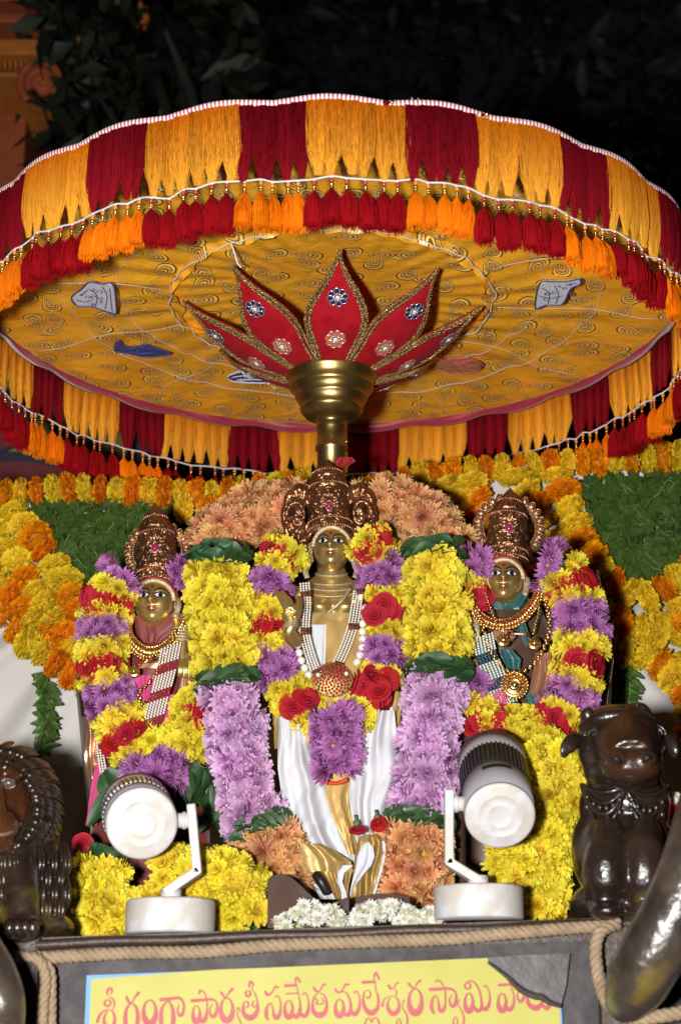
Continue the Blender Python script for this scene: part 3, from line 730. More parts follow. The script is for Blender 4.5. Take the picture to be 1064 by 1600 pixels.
def rose(seed):
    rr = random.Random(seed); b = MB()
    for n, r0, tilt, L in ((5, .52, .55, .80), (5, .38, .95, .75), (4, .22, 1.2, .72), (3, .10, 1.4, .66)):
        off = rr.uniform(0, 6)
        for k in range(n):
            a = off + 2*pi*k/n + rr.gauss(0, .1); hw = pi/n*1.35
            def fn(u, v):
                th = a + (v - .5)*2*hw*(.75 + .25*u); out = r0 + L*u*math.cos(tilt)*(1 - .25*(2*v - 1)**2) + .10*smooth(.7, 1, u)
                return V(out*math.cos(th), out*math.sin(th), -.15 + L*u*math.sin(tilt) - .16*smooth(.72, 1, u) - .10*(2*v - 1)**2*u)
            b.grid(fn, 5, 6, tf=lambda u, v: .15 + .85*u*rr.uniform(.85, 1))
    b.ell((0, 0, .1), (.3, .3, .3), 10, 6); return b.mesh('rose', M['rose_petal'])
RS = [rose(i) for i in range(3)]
def stemmesh():
    b = MB(); b.tube([V(0, 0, -.2), V(.02, 0, .5), V(.05, .02, 1)], [.16, .14, .15], 7); return b.mesh('stem_end', M['stem'])
STEM = stemmesh()

TOCAM = V(0, -1, 0)
def flower(parent, kind, pos, nrm, r):
    if kind == 'rose': return put('rose', R.choice(RS), parent, pos, nrm, R.uniform(0, 6), r)
    if kind in ('y', 'o'): return put('marigold', R.choice(MG[kind]), parent, pos, nrm, R.uniform(0, 6), r)
    return put('chrysanthemum', R.choice(CH[kind]), parent, pos, nrm, R.uniform(0, 6), r*R.uniform(.80, 1.16))
def frame(axis):
    f = TOCAM - axis*TOCAM.dot(axis); f.normalize(); return f, axis.cross(f).normalized()
def ringband(parent, c, axis, Rs, Rf, kind, n, fr, span=1.75, ph=0.0, sink=.45):
    f, s = frame(axis)
    for i in range(n):
        a = lerp(-span, span, (i + .5)/n) + ph + R.gauss(0, .06)
        d = (f*math.cos(a)/Rf + s*math.sin(a)/Rs).normalized()
        pos = c + f*(math.cos(a)*(Rf - fr*sink)) + s*(math.sin(a)*(Rs - fr*sink)) + axis*R.gauss(0, fr*.16) + d*R.gauss(0, fr*.10)
        flower(parent, kind, pos, (d + V(R.gauss(0, .16), R.gauss(0, .1), R.gauss(0, .16))).normalized(), fr)
CORE = {k: mat('core_' + k, c, .8, ns=40, na=.5) for k, c in (('yellow', (.30, .22, .01)), ('green', (.03, .06, .02)), ('lilac', (.25, .12, .26)))}
def garland(parent, path, Y, bands, Rs, Rf, core='green', wob=0):
    """path: pixel polyline; bands: (kind, length px, flower radius px, flowers round)"""
    pts = [P(x, y, Y) for x, y in path]; k = mpp(path[len(path)//2][0], path[len(path)//2][1], Y)
    fine = resample(catmull(pts, 10), .002)
    L = (len(fine) - 1)*(sum((q - p).length for p, q in zip(fine, fine[1:]))/(len(fine) - 1))
    tot = sum(b[1] for b in bands); s = 0
    b = MB(); f, sd = frame((fine[-1] - fine[0]).normalized())
    b.tube(fine[::4], .55*Rf*k, 10); b.build('garland_core', CORE[core], parent)
    for kind, ln, fr, n in bands:
        rows = max(1, int(round(ln/(fr*1.05)))) if kind != 'rose' else 1
        for r_ in range(rows):
            t = (s + ln*(r_ + .5)/rows)/tot; i = min(len(fine) - 2, int(t*(len(fine) - 1)))
            ax = (fine[min(i + 6, len(fine) - 1)] - fine[max(i - 6, 0)]).normalized()
            ringband(parent, fine[i], ax, Rs*k, Rf*k, kind, n, fr*k, ph=(r_ % 2)*1.6/n, sink=.45 if kind != 'rose' else .38)
        s += ln
def leaves(parent, px, py, Y, n, L, Rs=52, Rf=46, seed=0, up=.25, tilt=0.0):
    """a collar of broad leaves hugging the garland"""
    rr = random.Random(seed); c = P(px, py, Y); k = mpp(px, py, Y)
    for i in range(n):
        a = lerp(-1.5, 1.5, (i + .5)/n) + rr.gauss(0, .10)
        nr = V(math.sin(a)*.9, -math.cos(a) - .15, .35 + rr.gauss(0, .22)).normalized()
        tg = V(math.cos(a), math.sin(a), 0)*rr.choice((-1, 1))
        d = (tg*rr.uniform(.5, 1.1) + V(0, 0, up + rr.gauss(0, .45))); d = (d - nr*d.dot(nr)).normalized()
        q = Matrix((d.cross(nr), d, nr)).transposed().to_quaternion()
        pos = c + V(math.sin(a)*(Rs - 2)*k, -math.cos(a)*(Rf*1.0 + 4)*k, (rr.uniform(-9, 9) + tilt*math.sin(a)*Rs)*k) - d*L*k*.45
        put('leaf', rr.choice(LEAFD), parent, pos, quat=q, scale=L*k*rr.uniform(.75, 1.2))

# ------------------------------------------------------------ marigold strings on the backdrop
def string(label, path, Y, fr, step, colors, seed, flat=.62, face=.0):
    rr = random.Random(seed)
    pts = resample(catmull([P(x, y, Y) for x, y in path], 10), step*mpp(path[0][0], path[0][1], Y))
    t = thing('marigold_string', pts[0], label, 'flower string', 'marigold strings on the backdrop')
    b = MB(); b.tube(pts, .0015, 5); b.build('thread', M['cord'], t)
    k = mpp(path[0][0], path[0][1], Y); ci = 0
    for i, p in enumerate(pts):
        ax = (pts[min(i+1, len(pts)-1)] - pts[max(i-1, 0)]).normalized()
        if rr.random() < .5: ax = -ax
        nrm = (ax + TOCAM*(face*.5 + rr.uniform(-.15, .30)) + V(rr.gauss(0, .18), 0, rr.gauss(0, .18))).normalized()
        col = colors[ci % len(colors)]; ci += 1 if rr.random() < .93 else 0
        s = fr*k*rr.uniform(.88, 1.12)
        o = flower(t, col, p + V(0, rr.uniform(-.006, .004), 0), nrm, s); o.scale = (s, s, s*rr.uniform(flat*.85, flat*1.2))
    return t
YM = YB - .045
string('level string of yellow and orange marigolds along the backdrop top left', [(-40, 768), (30, 772), (110, 764), (200, 768), (300, 772), (400, 766), (505, 752)], YM, 27, 25, 'oyoy', 1)
string('level string of marigolds along the backdrop top right', [(560, 772), (640, 748), (720, 738), (840, 726), (940, 722), (1020, 716), (1110, 706)], YM, 27, 25, 'yoyo', 2)
string('marigold string edging the left leaf mat', [(0, 782), (48, 832), (90, 890), (118, 945), (150, 1000), (190, 1040)], YM - .02, 30, 28, 'oyyo', 3, .62, .1)
string('marigold string second from the left leaf mat', [(-40, 790), (5, 850), (45, 905), (85, 965), (115, 1010), (160, 1050)], YM - .02, 29, 28, 'yoyy', 4, .62, .1)
string('lowest marigold string at left above the pale sheet', [(-40, 930), (10, 968), (45, 1002), (85, 1032), (120, 1056), (165, 1078)], YM - .03, 29, 28, 'yyoo', 5, .62, .1)
string('marigold string at far left edge between its two neighbours', [(-45, 850), (0, 905), (35, 950), (75, 1000), (100, 1030)], YM - .02, 29, 28, 'yoo', 6, .62, .1)
string('short second row of marigolds left of the tall crown', [(290, 796), (350, 800), (410, 790), (470, 785)], YM - .02, 27, 34, 'yoy', 7, .75, .5)
string('marigold string bordering the right leaf mat', [(868, 742), (888, 790), (905, 840), (930, 885), (968, 922), (1012, 934), (1060, 905), (1100, 868)], YM - .02, 30, 28, 'yoyyo', 8, .62, .2)
string('marigold string crossing behind the right crown ring', [(805, 745), (838, 795), (862, 850), (900, 915), (945, 962), (1000, 985), (1060, 978), (1110, 960)], YM - .025, 30, 28, 'yyoy', 9, .62, .2)
string('lowest marigold string at right above the pale sheet', [(735, 755), (770, 820), (825, 900), (885, 965), (940, 1012), (1000, 1020), (1040, 1045), (1070, 1085), (1080, 1140)], YM - .03, 29, 28, 'yoyo', 10, .62, .2)
string('short marigold string between arch and right crown', [(700, 760), (725, 800), (735, 850), (745, 900)], YM - .02, 29, 29, 'yyo', 11, .62, .2)
string('short marigold string at the right frame edge', [(1062, 950), (1075, 1010), (1072, 1060)], YM - .04, 28, 28, 'yoy', 12, .62, .2)

# leaf panels
def leafpanel(label, poly, Y, n, seed, size=19, sides=True):
    rr = random.Random(seed); c = P(sum(p[0] for p in poly)/len(poly), sum(p[1] for p in poly)/len(poly), Y)
    t = thing('foliage_mat', c, label, 'leaf mat', 'leaf mats on the backdrop')
    def inside(x, y):
        r_ = False; j = len(poly) - 1
        for i in range(len(poly)):
            (xi, yi), (xj, yj) = poly[i], poly[j]
            if (yi > y) != (yj > y) and x < (xj - xi)*(y - yi)/(yj - yi) + xi: r_ = not r_
            j = i
        return r_
    x0, x1 = min(p[0] for p in poly), max(p[0] for p in poly); y0, y1 = min(p[1] for p in poly), max(p[1] for p in poly)
    b = MB(); k = mpp(x0, y0, Y); cnt = 0
    while cnt < n:
        x, y = rr.uniform(x0, x1), rr.uniform(y0, y1)
        if not inside(x, y): continue
        cnt += 1
        o = P(x, y, Y + rr.uniform(-.022, .0)); a = rr.uniform(0, 2*pi)
        d = V(math.cos(a), rr.gauss(0, .35), math.sin(a)).normalized(); s = V(rr.gauss(0, .4), 1, rr.gauss(0, .4)).cross(d).normalized(); nn = d.cross(s)
        if nn.y > 0: nn = -nn
        L = size*k*rr.uniform(.6, 1.35); w = L*rr.uniform(.16, .26); be = rr.uniform(-.15, .25)*L
        b.add([o, o + d*L*.4 + s*w + nn*.05*L, o + d*L + nn*be, o + d*L*.4 - s*w + nn*.05*L, o + d*L*.5 - nn*.02*L], [(0, 1, 4), (1, 2, 4), (2, 3, 4), (3, 0, 4)])
        if rr.random() < .03:
            b.tube([o, o + d*L*.8 + nn*.1*L, o + d*L*1.6 + s*L*.4], .0009, 4, 1)
    tag(b.build('leaves', [M['panel_leaf'], M['pale_stalk']], t), None, None, kind='stuff')
M['panel_leaf'] = mat('fresh_leaf', (.058, .110, .014), .65, ns=22, na=.35, col2=(.026, .055, .008), transl=.12, spec=.2)
M['pale_stalk'] = mat('pale_stalk', (.17, .25, .06), .5)
leafpanel('triangular mat of small green leaves between left marigold strings', [(42, 800), (52, 780), (300, 780), (320, 900), (200, 960), (140, 950), (100, 890)], YB - .03, 2300, 1)
leafpanel('rounded mat of small green leaves inside right marigold loop', [(905, 750), (1090, 742), (1090, 870), (1050, 905), (1005, 915), (960, 900), (930, 860), (918, 800)], YB - .03, 2000, 2)
leafpanel('dark strip of green leaves behind the arch of rust flowers', [(300, 800), (340, 790), (540, 780), (720, 770), (745, 800), (730, 900), (320, 900)], YB - .03, 1500, 3)
leafpanel('upright strip of dark leaves behind the right idol', [(930, 1020), (985, 1020), (985, 1140), (930, 1140)], YB - .03, 420, 4)
def hangleaf(label, path, Y, n, L, seed, rs=16):
    rr = random.Random(seed); pts = [P(x, y, Y) for x, y in path]; t = thing('leaf_string', pts[0], label, 'leaf string')
    b = MB(); b.tube(catmull(pts, 6), .0012, 5); b.build('thread', M['pale_stalk'], t); fine = resample(catmull(pts, 8), .002); k = mpp(*path[0], Y)
    for i in range(n):
        p = fine[int(rr.random()*(len(fine) - 1))]; d = V(rr.gauss(0, 1), rr.uniform(-1, .1), rr.gauss(-.5, .7)).normalized(); nr = V(rr.gauss(0, .5), -1, .4); nr = (nr - d*nr.dot(d)).normalized()
        put('leaf', HL[i % 2], t, p, quat=Matrix((d.cross(nr), d, nr)).transposed().to_quaternion(), scale=L*k*rr.uniform(.7, 1.3))
HL = [leafmesh('leaf', M['leaf_mid'], seed=40 + i, w=.6, bend=.2 + .2*i) for i in range(2)]
hangleaf('hanging string of small green leaves below the left marigolds', [(66, 1050), (76, 1090), (72, 1130), (66, 1180)], YB - .06, 80, 22, 5)
hangleaf('thin leaf sprig hanging before the pale sheet at right', [(978, 1030), (984, 1070), (980, 1110), (978, 1150)], YB - .05, 34, 18, 6)
# ------------------------------------------------------------ idols
def gs(x, c, w): return math.exp(-((x - c)/w)**2)
ZO = -.12
def disp(x, z):
    ax = abs(x); z = z - ZO
    n = (.05 + .27*smooth(.30, -.16, z))*smooth(-.33, -.20, z)*smooth(.45, .2, z)*gs(x, 0, .10 + .07*smooth(.2, -.2, z))
    n += .10*gs(ax, .15, .075)*gs(z, -.19, .075)
    e = -.07*gs(ax, .40, .24)*gs(z, .18, .17) + .03*gs(ax, .4, .2)*gs(z, .15, .09)
    l = .085*gs(ax, .0, .26)*gs(z, -.47, .075) + .10*gs(ax, 0, .22)*gs(z, -.62, .085) - .03*gs(ax, 0, .30)*gs(z, -.535, .025)
    c = .09*gs(ax, 0, .24)*gs(z, -.97, .18) + .035*gs(ax, .55, .25)*gs(z, -.35, .3)
    br = .035*gs(z, .42, .1)*gs(ax, .42, .3)
    return n*1.25 + e*1.3 + l*1.2 + c + br
def xr(z): return 1.0 - .10*smooth(-.3, -1.3, z)
def yf(x, z):
    q = 1 - (x/xr(z))**2 - (z/1.3)**2
    return -1.05*math.sqrt(max(0.0, q)) - disp(x, z)*smooth(0, .25, q)
def head(root, c, k, rot, brow=M['black_paint'], side_l=(), lipc=None):
    """c: centre, k: metres per face half-width, rot: rotation matrix"""
    T = lambda x, y, z: c + rot @ V(x*k, y*k, z*k)
    b = MB()
    def fn(u, v):
        th = 2*pi*u; ph = pi*v; z = -1.3*math.cos(ph); rx = math.sin(ph)
        x = rx*math.sin(th)*xr(z); y = -1.05*rx*math.cos(th)
        if y < 0:
            q = (y/1.05)**2; y -= disp(x, z)*smooth(0, .25, q)
        return T(x, y, z)
    b.grid(fn, 110, 80, cu=True)
    face = b.build('face', M['brass'], root)
    lift = [0.010]
    def patch(fnxz, nu, nv, name, m, h):
        b = MB(); b.grid(lambda u, v: (lambda p: T(p[0], yf(*p) - h, p[1]))((lambda q: (q[0], q[1] + ZO))(fnxz(u, v))), nu, nv); return b.build(name, m, face)
    for s in (-1, 1):
        def alm(u, v, sc=1.0, cx=.40, cz=.175):
            x = (u - .5)*2; top = .140*(1 - x*x)**.8 + .012*x; bot = -.100*(1 - x*x)**.9 + .012*x
            return (s*(cx + .27*sc*x), cz + lerp(bot, top, v)*sc + .025*x)
        patch(lambda u, v: alm(u, v), 14, 5, 'eye', M['white_paint'], .014)
        patch(lambda u, v: (s*.40 + s*.02 + .115*(v)*math.cos(2*pi*u), .190 + .120*v*math.sin(2*pi*u)), 18, 3, 'iris', M['black_paint'], .022)
        def line(pts, w, name, m=M['black_paint'], h=.02, r=None):
            b = MB(); pp = [T(s*x, yf(s*x, z + ZO) - h, z + ZO) for x, z in pts]
            b.tube(catmull(pp, 5), r or w*k, 6, flat=.45); b.build(name, m, face)
        line([(.10, .14), (.24, .275), (.40, .335), (.56, .295), (.72, .20)], .040, 'upper_lash')
        line([(.12, .13), (.28, .075), (.45, .075), (.62, .13), (.72, .20)], .018, 'lower_lash')
        line([(.13, .32), (.22, .45), (.42, .57), (.62, .54), (.80, .40), (.86, .28)], .036, 'eyebrow', r=[.030*k, .042*k, .034*k, .02*k])
    def lipu(u, v):
        x = (u - .5)*2; w = .33; top = -.455 - .02*gs(x, 0, .15) - .06*x*x + .015*gs(abs(x), .3, .2); bot = -.535 + .012*x*x
        return (x*w, lerp(bot, top, v*(1 - abs(x)**4)))
    def lipl(u, v):
        x = (u - .5)*2; w = .29
        return (x*w, lerp(-.545 + .012*x*x, -.665 + .10*x*x, v*(1 - abs(x)**4)))
    for s in (-1, 1):
        patch(lambda u, v: (s*.10 + .045*v*math.cos(2*pi*u), -.265 + .028*v*math.sin(2*pi*u)), 10, 2, 'nostril', M['bindi'], .012)  # dark dots paint the nostril shade onto the nose
    patch(lipu, 16, 4, 'upper_lip', M['lip'], .010); patch(lipl, 16, 4, 'lower_lip', M['lip'], .010)
    patch(lambda u, v: (.085*v*math.cos(2*pi*u), .62 + .085*v*math.sin(2*pi*u)), 16, 2, 'forehead_dot', M['bindi'], .02)
    b = MB(); b.ell(T(0, yf(0, -.34) - .02, -.40), .035*k, 8, 6); b.build('nose_stud', M['pearl'], face)
    return face, T
def headband(root, T, k, m=M['pale_brass'], w=.10, name='headband', zc=.02, rx=.99, rz=.86):
    b = MB(); pts = []
    for i in range(33):
        a = lerp(-1.62, 1.62, i/32); x = rx*math.sin(a); z = zc + rz*math.cos(a)
        pts.append(T(x, yf(x*.97, z) - .02 if (x/xr(z))**2 + (z/1.3)**2 < 1 else -.0, z))
    b.tube(pts, w*k, 10, flat=.7); return b.build(name, m, root)
def ear(root, T, k, s, L=.85, name='ear'):
    b = MB()
    b.tube([T(s*1.02, -.1, .22), T(s*1.16, -.15, .05), T(s*1.20, -.15, -.3), T(s*1.13, -.15, -.6), T(s*1.0, -.25, -L)], [.10*k, .17*k, .19*k, .16*k, .08*k], 12, flat=.6)
    b.tube([T(s*1.10, -.30, .1), T(s*1.24, -.28, -.1), T(s*1.20, -.28, -.42), T(s*1.06, -.30, -.35), T(s*1.08, -.32, -.05)], .05*k, 8)
    b.ell(T(s*1.12, -.25, -.78), (.15*k, .12*k, .15*k), 10, 8)
    return b.build(name, m := M['pale_brass'], root)
def crown(root, base, tip, prof, n_rows, m, gem=True, name='crown', gemh=.42, tilt=0):
    """prof: (fraction of height, radius m)"""
    ax = tip - base; L = ax.length; axn = ax.normalized()
    fine = []
    for i in range(91):
        t = i/90
        for (a, ra), (b_, rb) in zip(prof, prof[1:]):
            if a <= t <= b_: fine.append((t*L, lerp(ra, rb, (t - a)/(b_ - a)))); break
    fine[-1] = (L, .0004)
    def rel(t, a, r):
        q = t/L*n_rows; row = int(q); f = q - row; nn = 11
        x = ((a*nn/(2*pi) + (row % 2)*.5) % 1) - .5
        d = math.hypot(x*1.15, f - .42)
        pet = smooth(.50, .28, d) - .8*smooth(.30, .20, d) + .9*smooth(.16, .06, d)
        rim = gs(f, 0, .07) + gs(f, 1, .07)
        return r*.115*(pet*.9 + rim*.8) - r*.04
    b = MB(); b.lathe(base, ax, fine, 128, fn=rel); cr = b.build(name, m, root)
    # beaded rows
    u, s = frame(axn)
    for tr in (.02, .12, .60, .80):
        r = None
        for (a, ra), (b_, rb) in zip(prof, prof[1:]):
            if a <= tr <= b_: r = lerp(ra, rb, (tr - a)/(b_ - a)); break
        b = MB(); nb = max(16, int(2*pi*r/.0042))
        for i in range(nb):
            th = 2*pi*i/nb; b.ell(base + ax*tr + (u*math.cos(th) + s*math.sin(th))*r*1.05, .0021, 6, 4)
        b.build('beaded_row', M['rose_copper'], cr)
    if gem:
        rg = [lerp(ra, rb, (gemh - a)/(b_ - a)) for (a, ra), (b_, rb) in zip(prof, prof[1:]) if a <= gemh <= b_][0]
        g = base + ax*gemh + u*rg*1.04
        b = MB(); b.ell(g, (.0042, .005, .0070), 12, 8); b.build('gem', M['magenta_gem'], cr)
        b = MB(); b.tube([g + V(.0058*math.cos(t), .0, .0088*math.sin(t)) for t in [2*pi*i/20 for i in range(20)]], .0012, 6, closed=True); b.build('gem_setting', M['rose_copper'], cr)
        # fan of leaf ridges over the gem
        b = MB()
        for i in range(9):
            a = lerp(-1.3, 1.3, i/8); q = g + V(.011*math.sin(a), .002, .013*math.cos(a) + .002)
            e = g + V(.026*math.sin(a), .006 + .010*abs(math.sin(a)), .032*math.cos(a) + .004)
            b.tube([q, lerp(q, e, .5) - V(0, .003, 0), e], [.0010, .0024, .0008], 6)
        b.build('crown_relief', M['rose_copper'] if m is not M['copper'] else m, cr)
    return cr
def scallop_ring(root, c, r_in, r_out, n, m, a0=-2.3, a1=2.3, name='crown_ring', thick=.008, sx=1.0):
    b = MB()
    def fn(u, v):
        a = lerp(a0, a1, u); sc = abs(math.sin((u*n)*pi))
        r = lerp(r_in, r_out*(.90 + .10*sc), v)
        return c + V(math.sin(a)*r*sx, -thick*(.4 + .6*math.sin(pi*v))*(.6 + .6*sc), math.cos(a)*r)
    b.grid(fn, n*10, 8)
    b.grid(lambda u, v: fn(1 - u, v) + V(0, thick*2.2, 0), n*10, 8)
    o = b.build(name, m, root)
    b = MB()
    for i in range(n):
        u0 = (i + .5)/n; a = lerp(a0, a1, u0); pc = c + V(math.sin(a)*lerp(r_in, r_out, .55)*sx, -thick*1.3, math.cos(a)*lerp(r_in, r_out, .55)); w = (r_out - r_in)*.27
        t_ = V(math.cos(a), 0, -math.sin(a)); r_ = V(math.sin(a), 0, math.cos(a))
        b.tube([pc + t_*w*math.cos(q) + r_*w*1.3*math.sin(q) for q in [2*pi*j/12 for j in range(12)]], w*.18, 5, closed=True); b.ell(pc, (w*.4, .003, w*.4), 8, 5)
    b.build('scroll_relief', m, o)
    for rr_ in (r_in, ):
        b = MB(); nb = int((a1 - a0)*rr_/.0036)
        for i in range(nb):
            a = lerp(a0, a1, i/nb); b.ell(c + V(math.sin(a)*rr_*sx, -thick*.9, math.cos(a)*rr_), .0018, 6, 4)
        b.build('beaded_edge', m, o)
    return o
def eul(x, y, z): return Matrix.Rotation(z, 3, 'Z') @ Matrix.Rotation(y, 3, 'Y') @ Matrix.Rotation(x, 3, 'X')
def sheet(parent, name, rows, Y, m, folds=6, amp=.006, nu=40, nv=40, ph=0.0, bulge=.0, th=.0025, slant=0.0):
    """rows: (y, xleft, xright) photo pixels top to bottom; a folded cloth between them"""
    ys = [r[0] for r in rows]
    def at(v):
        q = v*(len(rows) - 1); i = min(len(rows) - 2, int(q)); f = q - i; f = f*f*(3 - 2*f)*.5 + f*.5
        return tuple(lerp(rows[i][j], rows[i+1][j], f) for j in range(3))
    def fn(u, v, d=0.0):
        y, xl, xr_ = at(v); x = lerp(xl, xr_, u)
        Yq = Y(x, y) if callable(Y) else Y
        nz_ = noise.noise(V(x*.022, y*.016, ph + folds)); nz2_ = noise.noise(V(x*.06 + y*.03, y*.025, ph*3 + 7))
        w = math.sin(u*folds*2*pi + ph + slant*v*5 + 2.6*nz_) + .45*math.sin(u*folds*4.3*pi + 2*v + ph + 3*nz_) + .7*nz2_
        return P(x, y, Yq - bulge*math.sin(pi*u) - amp*w*(.35 + .65*v) + d)
    b = MB(); b.grid(lambda u, v: fn(u, v), nu, nv); b.grid(lambda u, v: fn(1 - u, v, th), nu, nv)
    return b.build(name, m, parent)
def limb(root, name, pts, radii, m, n=10): 
    b = MB(); b.tube(catmull(pts, 5), radii, n); return b.build(name, m, root)

# ---------------- centre idol
YC = 0.0
ci = thing('deity_idol', P(520, 1420, YC), 'tall brass idol in the centre with carved copper crown and white gold bordered cloth', 'idol', 'three deity idols')
k = mpp(519, 860, YC - .04)
hc = P(519, 857, YC - .02)
face, T = head(ci, hc, 29.5*k, eul(rad(-7), rad(1), rad(-5)))
headband(ci, T, 29.5*k, w=.12); headband(ci, T, 29.5*k, M['brass'], .06, 'hair_band', rx=1.08, rz=1.02)
for s in (-1, 1):
    ear(ci, T, 29.5*k, s)
    b = MB(); b.tube(catmull([T(s*1.08, .0, .3), T(s*1.32, -.1, -.2), T(s*1.22, -.1, -.8), T(s*1.38, -.1, -1.3), T(s*1.25, -.15, -1.75)], 6), [.13*29.5*k, .2*29.5*k, .14*29.5*k], 10, flat=.6); b.build('hair_lock', M['pale_brass'], ci)
cb, ct = P(516, 834, YC - .01), P(511, 718, YC + .005)
crown(ci, cb, ct, [(0, 34*k), (.10, 34*k), (.35, 32.5*k), (.6, 30.5*k), (.72, 28*k), (.80, 23*k), (.90, 12*k), (1, .5*k)], 7, M['copper'], gemh=.26)
# carved side wings of the crown
for s, (cx, cy) in ((-1, (468, 805)), (1, (560, 803))):
    b = MB(); kk = k
    def fn(u, v):
        a = lerp(-2.5, 2.5, u); lob = 1 + .09*abs(math.sin(u*7*pi)); rx, rz = 30*lob, 46*lob
        q = v
        x = cx + s*(rx*q*math.cos(a)*.9) ; y = cy - rz*q*math.sin(a)
        rel_ = .012*math.sin(q*9)*(.4 + q) + .004*math.sin(a*9)*q
        return P(x, y, YC - .005 - .016*(1 - q*q) - rel_*.5)
    b.grid(fn, 70, 14); b.grid(lambda u, v: fn(1 - u, v) + V(0, .02, 0), 70, 14); w_ = b.build('crown_wing', M['copper'], ci)
    b = MB()
    b.tube([P(cx + s*(4 + 17*math.cos(a)*(1 - .04*i)), cy + 2 - 26*math.sin(a)*(1 - .035*i), YC - .026) for i, a in enumerate([j*.35 for j in range(20)])], [.0045, .003, .0015], 7)
    for j in range(9):
        a = -1.5 + j*.38; b.tube([P(cx + s*19*math.cos(a), cy - 30*math.sin(a), YC - .018), P(cx + s*26*math.cos(a), cy - 41*math.sin(a), YC - .012)], [.0035, .002], 6)
    b.build('scroll_relief', M['copper'], w_)
# neck and bare chest
b = MB()
prof_c = [(886, 20, 18), (898, 24, 19), (908, 36, 21), (916, 46, 23), (932, 50, 28), (945, 50, 32), (958, 48, 30), (975, 45, 28), (1010, 44, 27), (1080, 50, 30), (1150, 58, 32), (1250, 60, 34), (1400, 55, 34)]
def chest(u, v):
    q = v*(len(prof_c) - 1); i = min(len(prof_c) - 2, int(q)); f = q - i
    y, rx, ry = (lerp(prof_c[i][j], prof_c[i+1][j], f) for j in range(3)); a = 2*pi*u
    x = 518 + rx*math.sin(a); d = ry*k*math.cos(a)
    if math.cos(a) > 0:
        d += .010*(gs(x, 495, 16) + gs(x, 545, 16))*gs(y, 946, 13) - .006*gs(x, 520, 6)*gs(y, 948, 16)
    return P(x, y, YC + .015 - d)
b.grid(chest, 64, 60, cu=True); b.build('torso', M['brass'], ci)
for i, (yy, rx, sag) in enumerate(((896, 24, 4), (896.1, 24, 4), (907, 36, 7), (913, 42, 10), (918, 45, 14))):
    b = MB(); b.tube([P(518 + rx*math.sin(a), yy + sag*math.cos(a), YC + .013 - (19 + 9*i/4 + .5)*k*math.cos(a) - .002) for a in [lerp(-1.5, 1.5, j/24) for j in range(25)]], .0018 if i > 1 else .0025, 6); b.build('necklet', M['pale_brass'], ci)
b = MB(); b.tube(catmull([P(548, 918, YC - .024), P(534, 938, YC - .034), P(515, 955, YC - .032), P(495, 965, YC - .03)], 6), [.0035, .003, .002], 6, flat=.5); b.build('sacred_thread', M['pale_brass'], ci)
# raised right hand, one continuous surface
b = MB(); Yh = YC - .118
hand = lambda x, y, dY=0: P(400 + x/4.836, 870 + y/4.836, Yh + dY)
b.ell(hand(258, 440), (.0125, .0075, .018), 16, 12)
for pts, rr_ in (([(240, 410), (205, 345), (172, 290), (148, 255)], (.0058, .0054, .0048, .0034)), ([(258, 395), (235, 335), (208, 285), (196, 268)], (.0058, .0054, .0046, .0034)),
                 ([(275, 400), (258, 350), (240, 315), (230, 300)], (.0054, .005, .0044, .0032)), ([(285, 415), (275, 375), (264, 345), (258, 335)], (.005, .0044, .004, .003)),
                 ([(285, 470), (315, 415), (326, 350), (325, 300)], (.0072, .0064, .0056, .0040))):
    b.tube(catmull([hand(x, y, -.006 + .004*i) for i, (x, y) in enumerate(pts)], 6), rr_, 10)
b.tube(catmull([hand(262, 450), hand(268, 520, .005), hand(250, 580, .012), hand(300, 640, .03)], 6), [.011, .0085, .0105, .013], 12)
remesh(b.build('raised_hand', M['brass'], ci), .0011, 3)
for i in range(3):
    b = MB(); c = hand(266 - i*2, 505 + i*14, .004); b.tube([c + V(.0112*math.cos(a), .0112*math.sin(a), .002*math.cos(a)) for a in [2*pi*j/18 for j in range(18)]], .0016, 6, closed=True); b.build('bangle', M['pale_brass'], ci)
# shoulders / upper arms under the garlands
for s in (-1, 1):
    limb(ci, 'upper_arm', [P(518 + s*42, 928, YC), P(518 + s*66, 960, YC), P(518 + s*68, 1010, YC - .02)], [.024, .022, .018], M['brass'])
# waist sash, lower cloth
sheet(ci, 'waist_sash', [(957, 487, 546), (966, 484, 548), (976, 482, 549)], YC - .038, M['zari_fine'], 1, .002, 24, 8, bulge=.004)
sheet(ci, 'white_wrap', [(960, 484, 520), (1000, 480, 512), (1050, 478, 508), (1100, 474, 512)], YC - .036, M['white_cloth'], 2, .0025, 24, 30)
sheet(ci, 'gold_panel', [(972, 510, 558), (1010, 509, 566), (1050, 507, 580), (1110, 506, 590), (1170, 505, 562), (1240, 508, 544), (1275, 519, 549), (1305, 532, 554), (1335, 543, 558)], YC - .056, M['zari'], .8, .002, 30, 50)
sheet(ci, 'white_wrap', [(980, 556, 580), (1040, 570, 600), (1110, 575, 612)], YC - .030, M['white_cloth'], 2, .002, 20, 20)
sheet(ci, 'dhoti', [(1105, 440, 614), (1180, 436, 616), (1250, 446, 612), (1310, 466, 602), (1350, 490, 580)], YC - .034, M['white_cloth'], 2.6, .006, 90, 60, ph=.9, bulge=.012, slant=.15)
sheet(ci, 'dhoti_fold', [(1120, 436, 478), (1160, 434, 482), (1200, 434, 496), (1240, 440, 515), (1285, 450, 536), (1320, 456, 548), (1345, 474, 556)], YC - .052, M['white_cloth'], 1.6, .013, 70, 70, ph=.4, bulge=.012, slant=.55)
sheet(ci, 'dhoti_border', [(1318, 458, 500), (1330, 462, 524), (1345, 468, 548), (1362, 478, 552)], YC - .088, M['zari_fine'], 1.3, .0045, 50, 16, ph=1.2, bulge=.004, slant=.2)
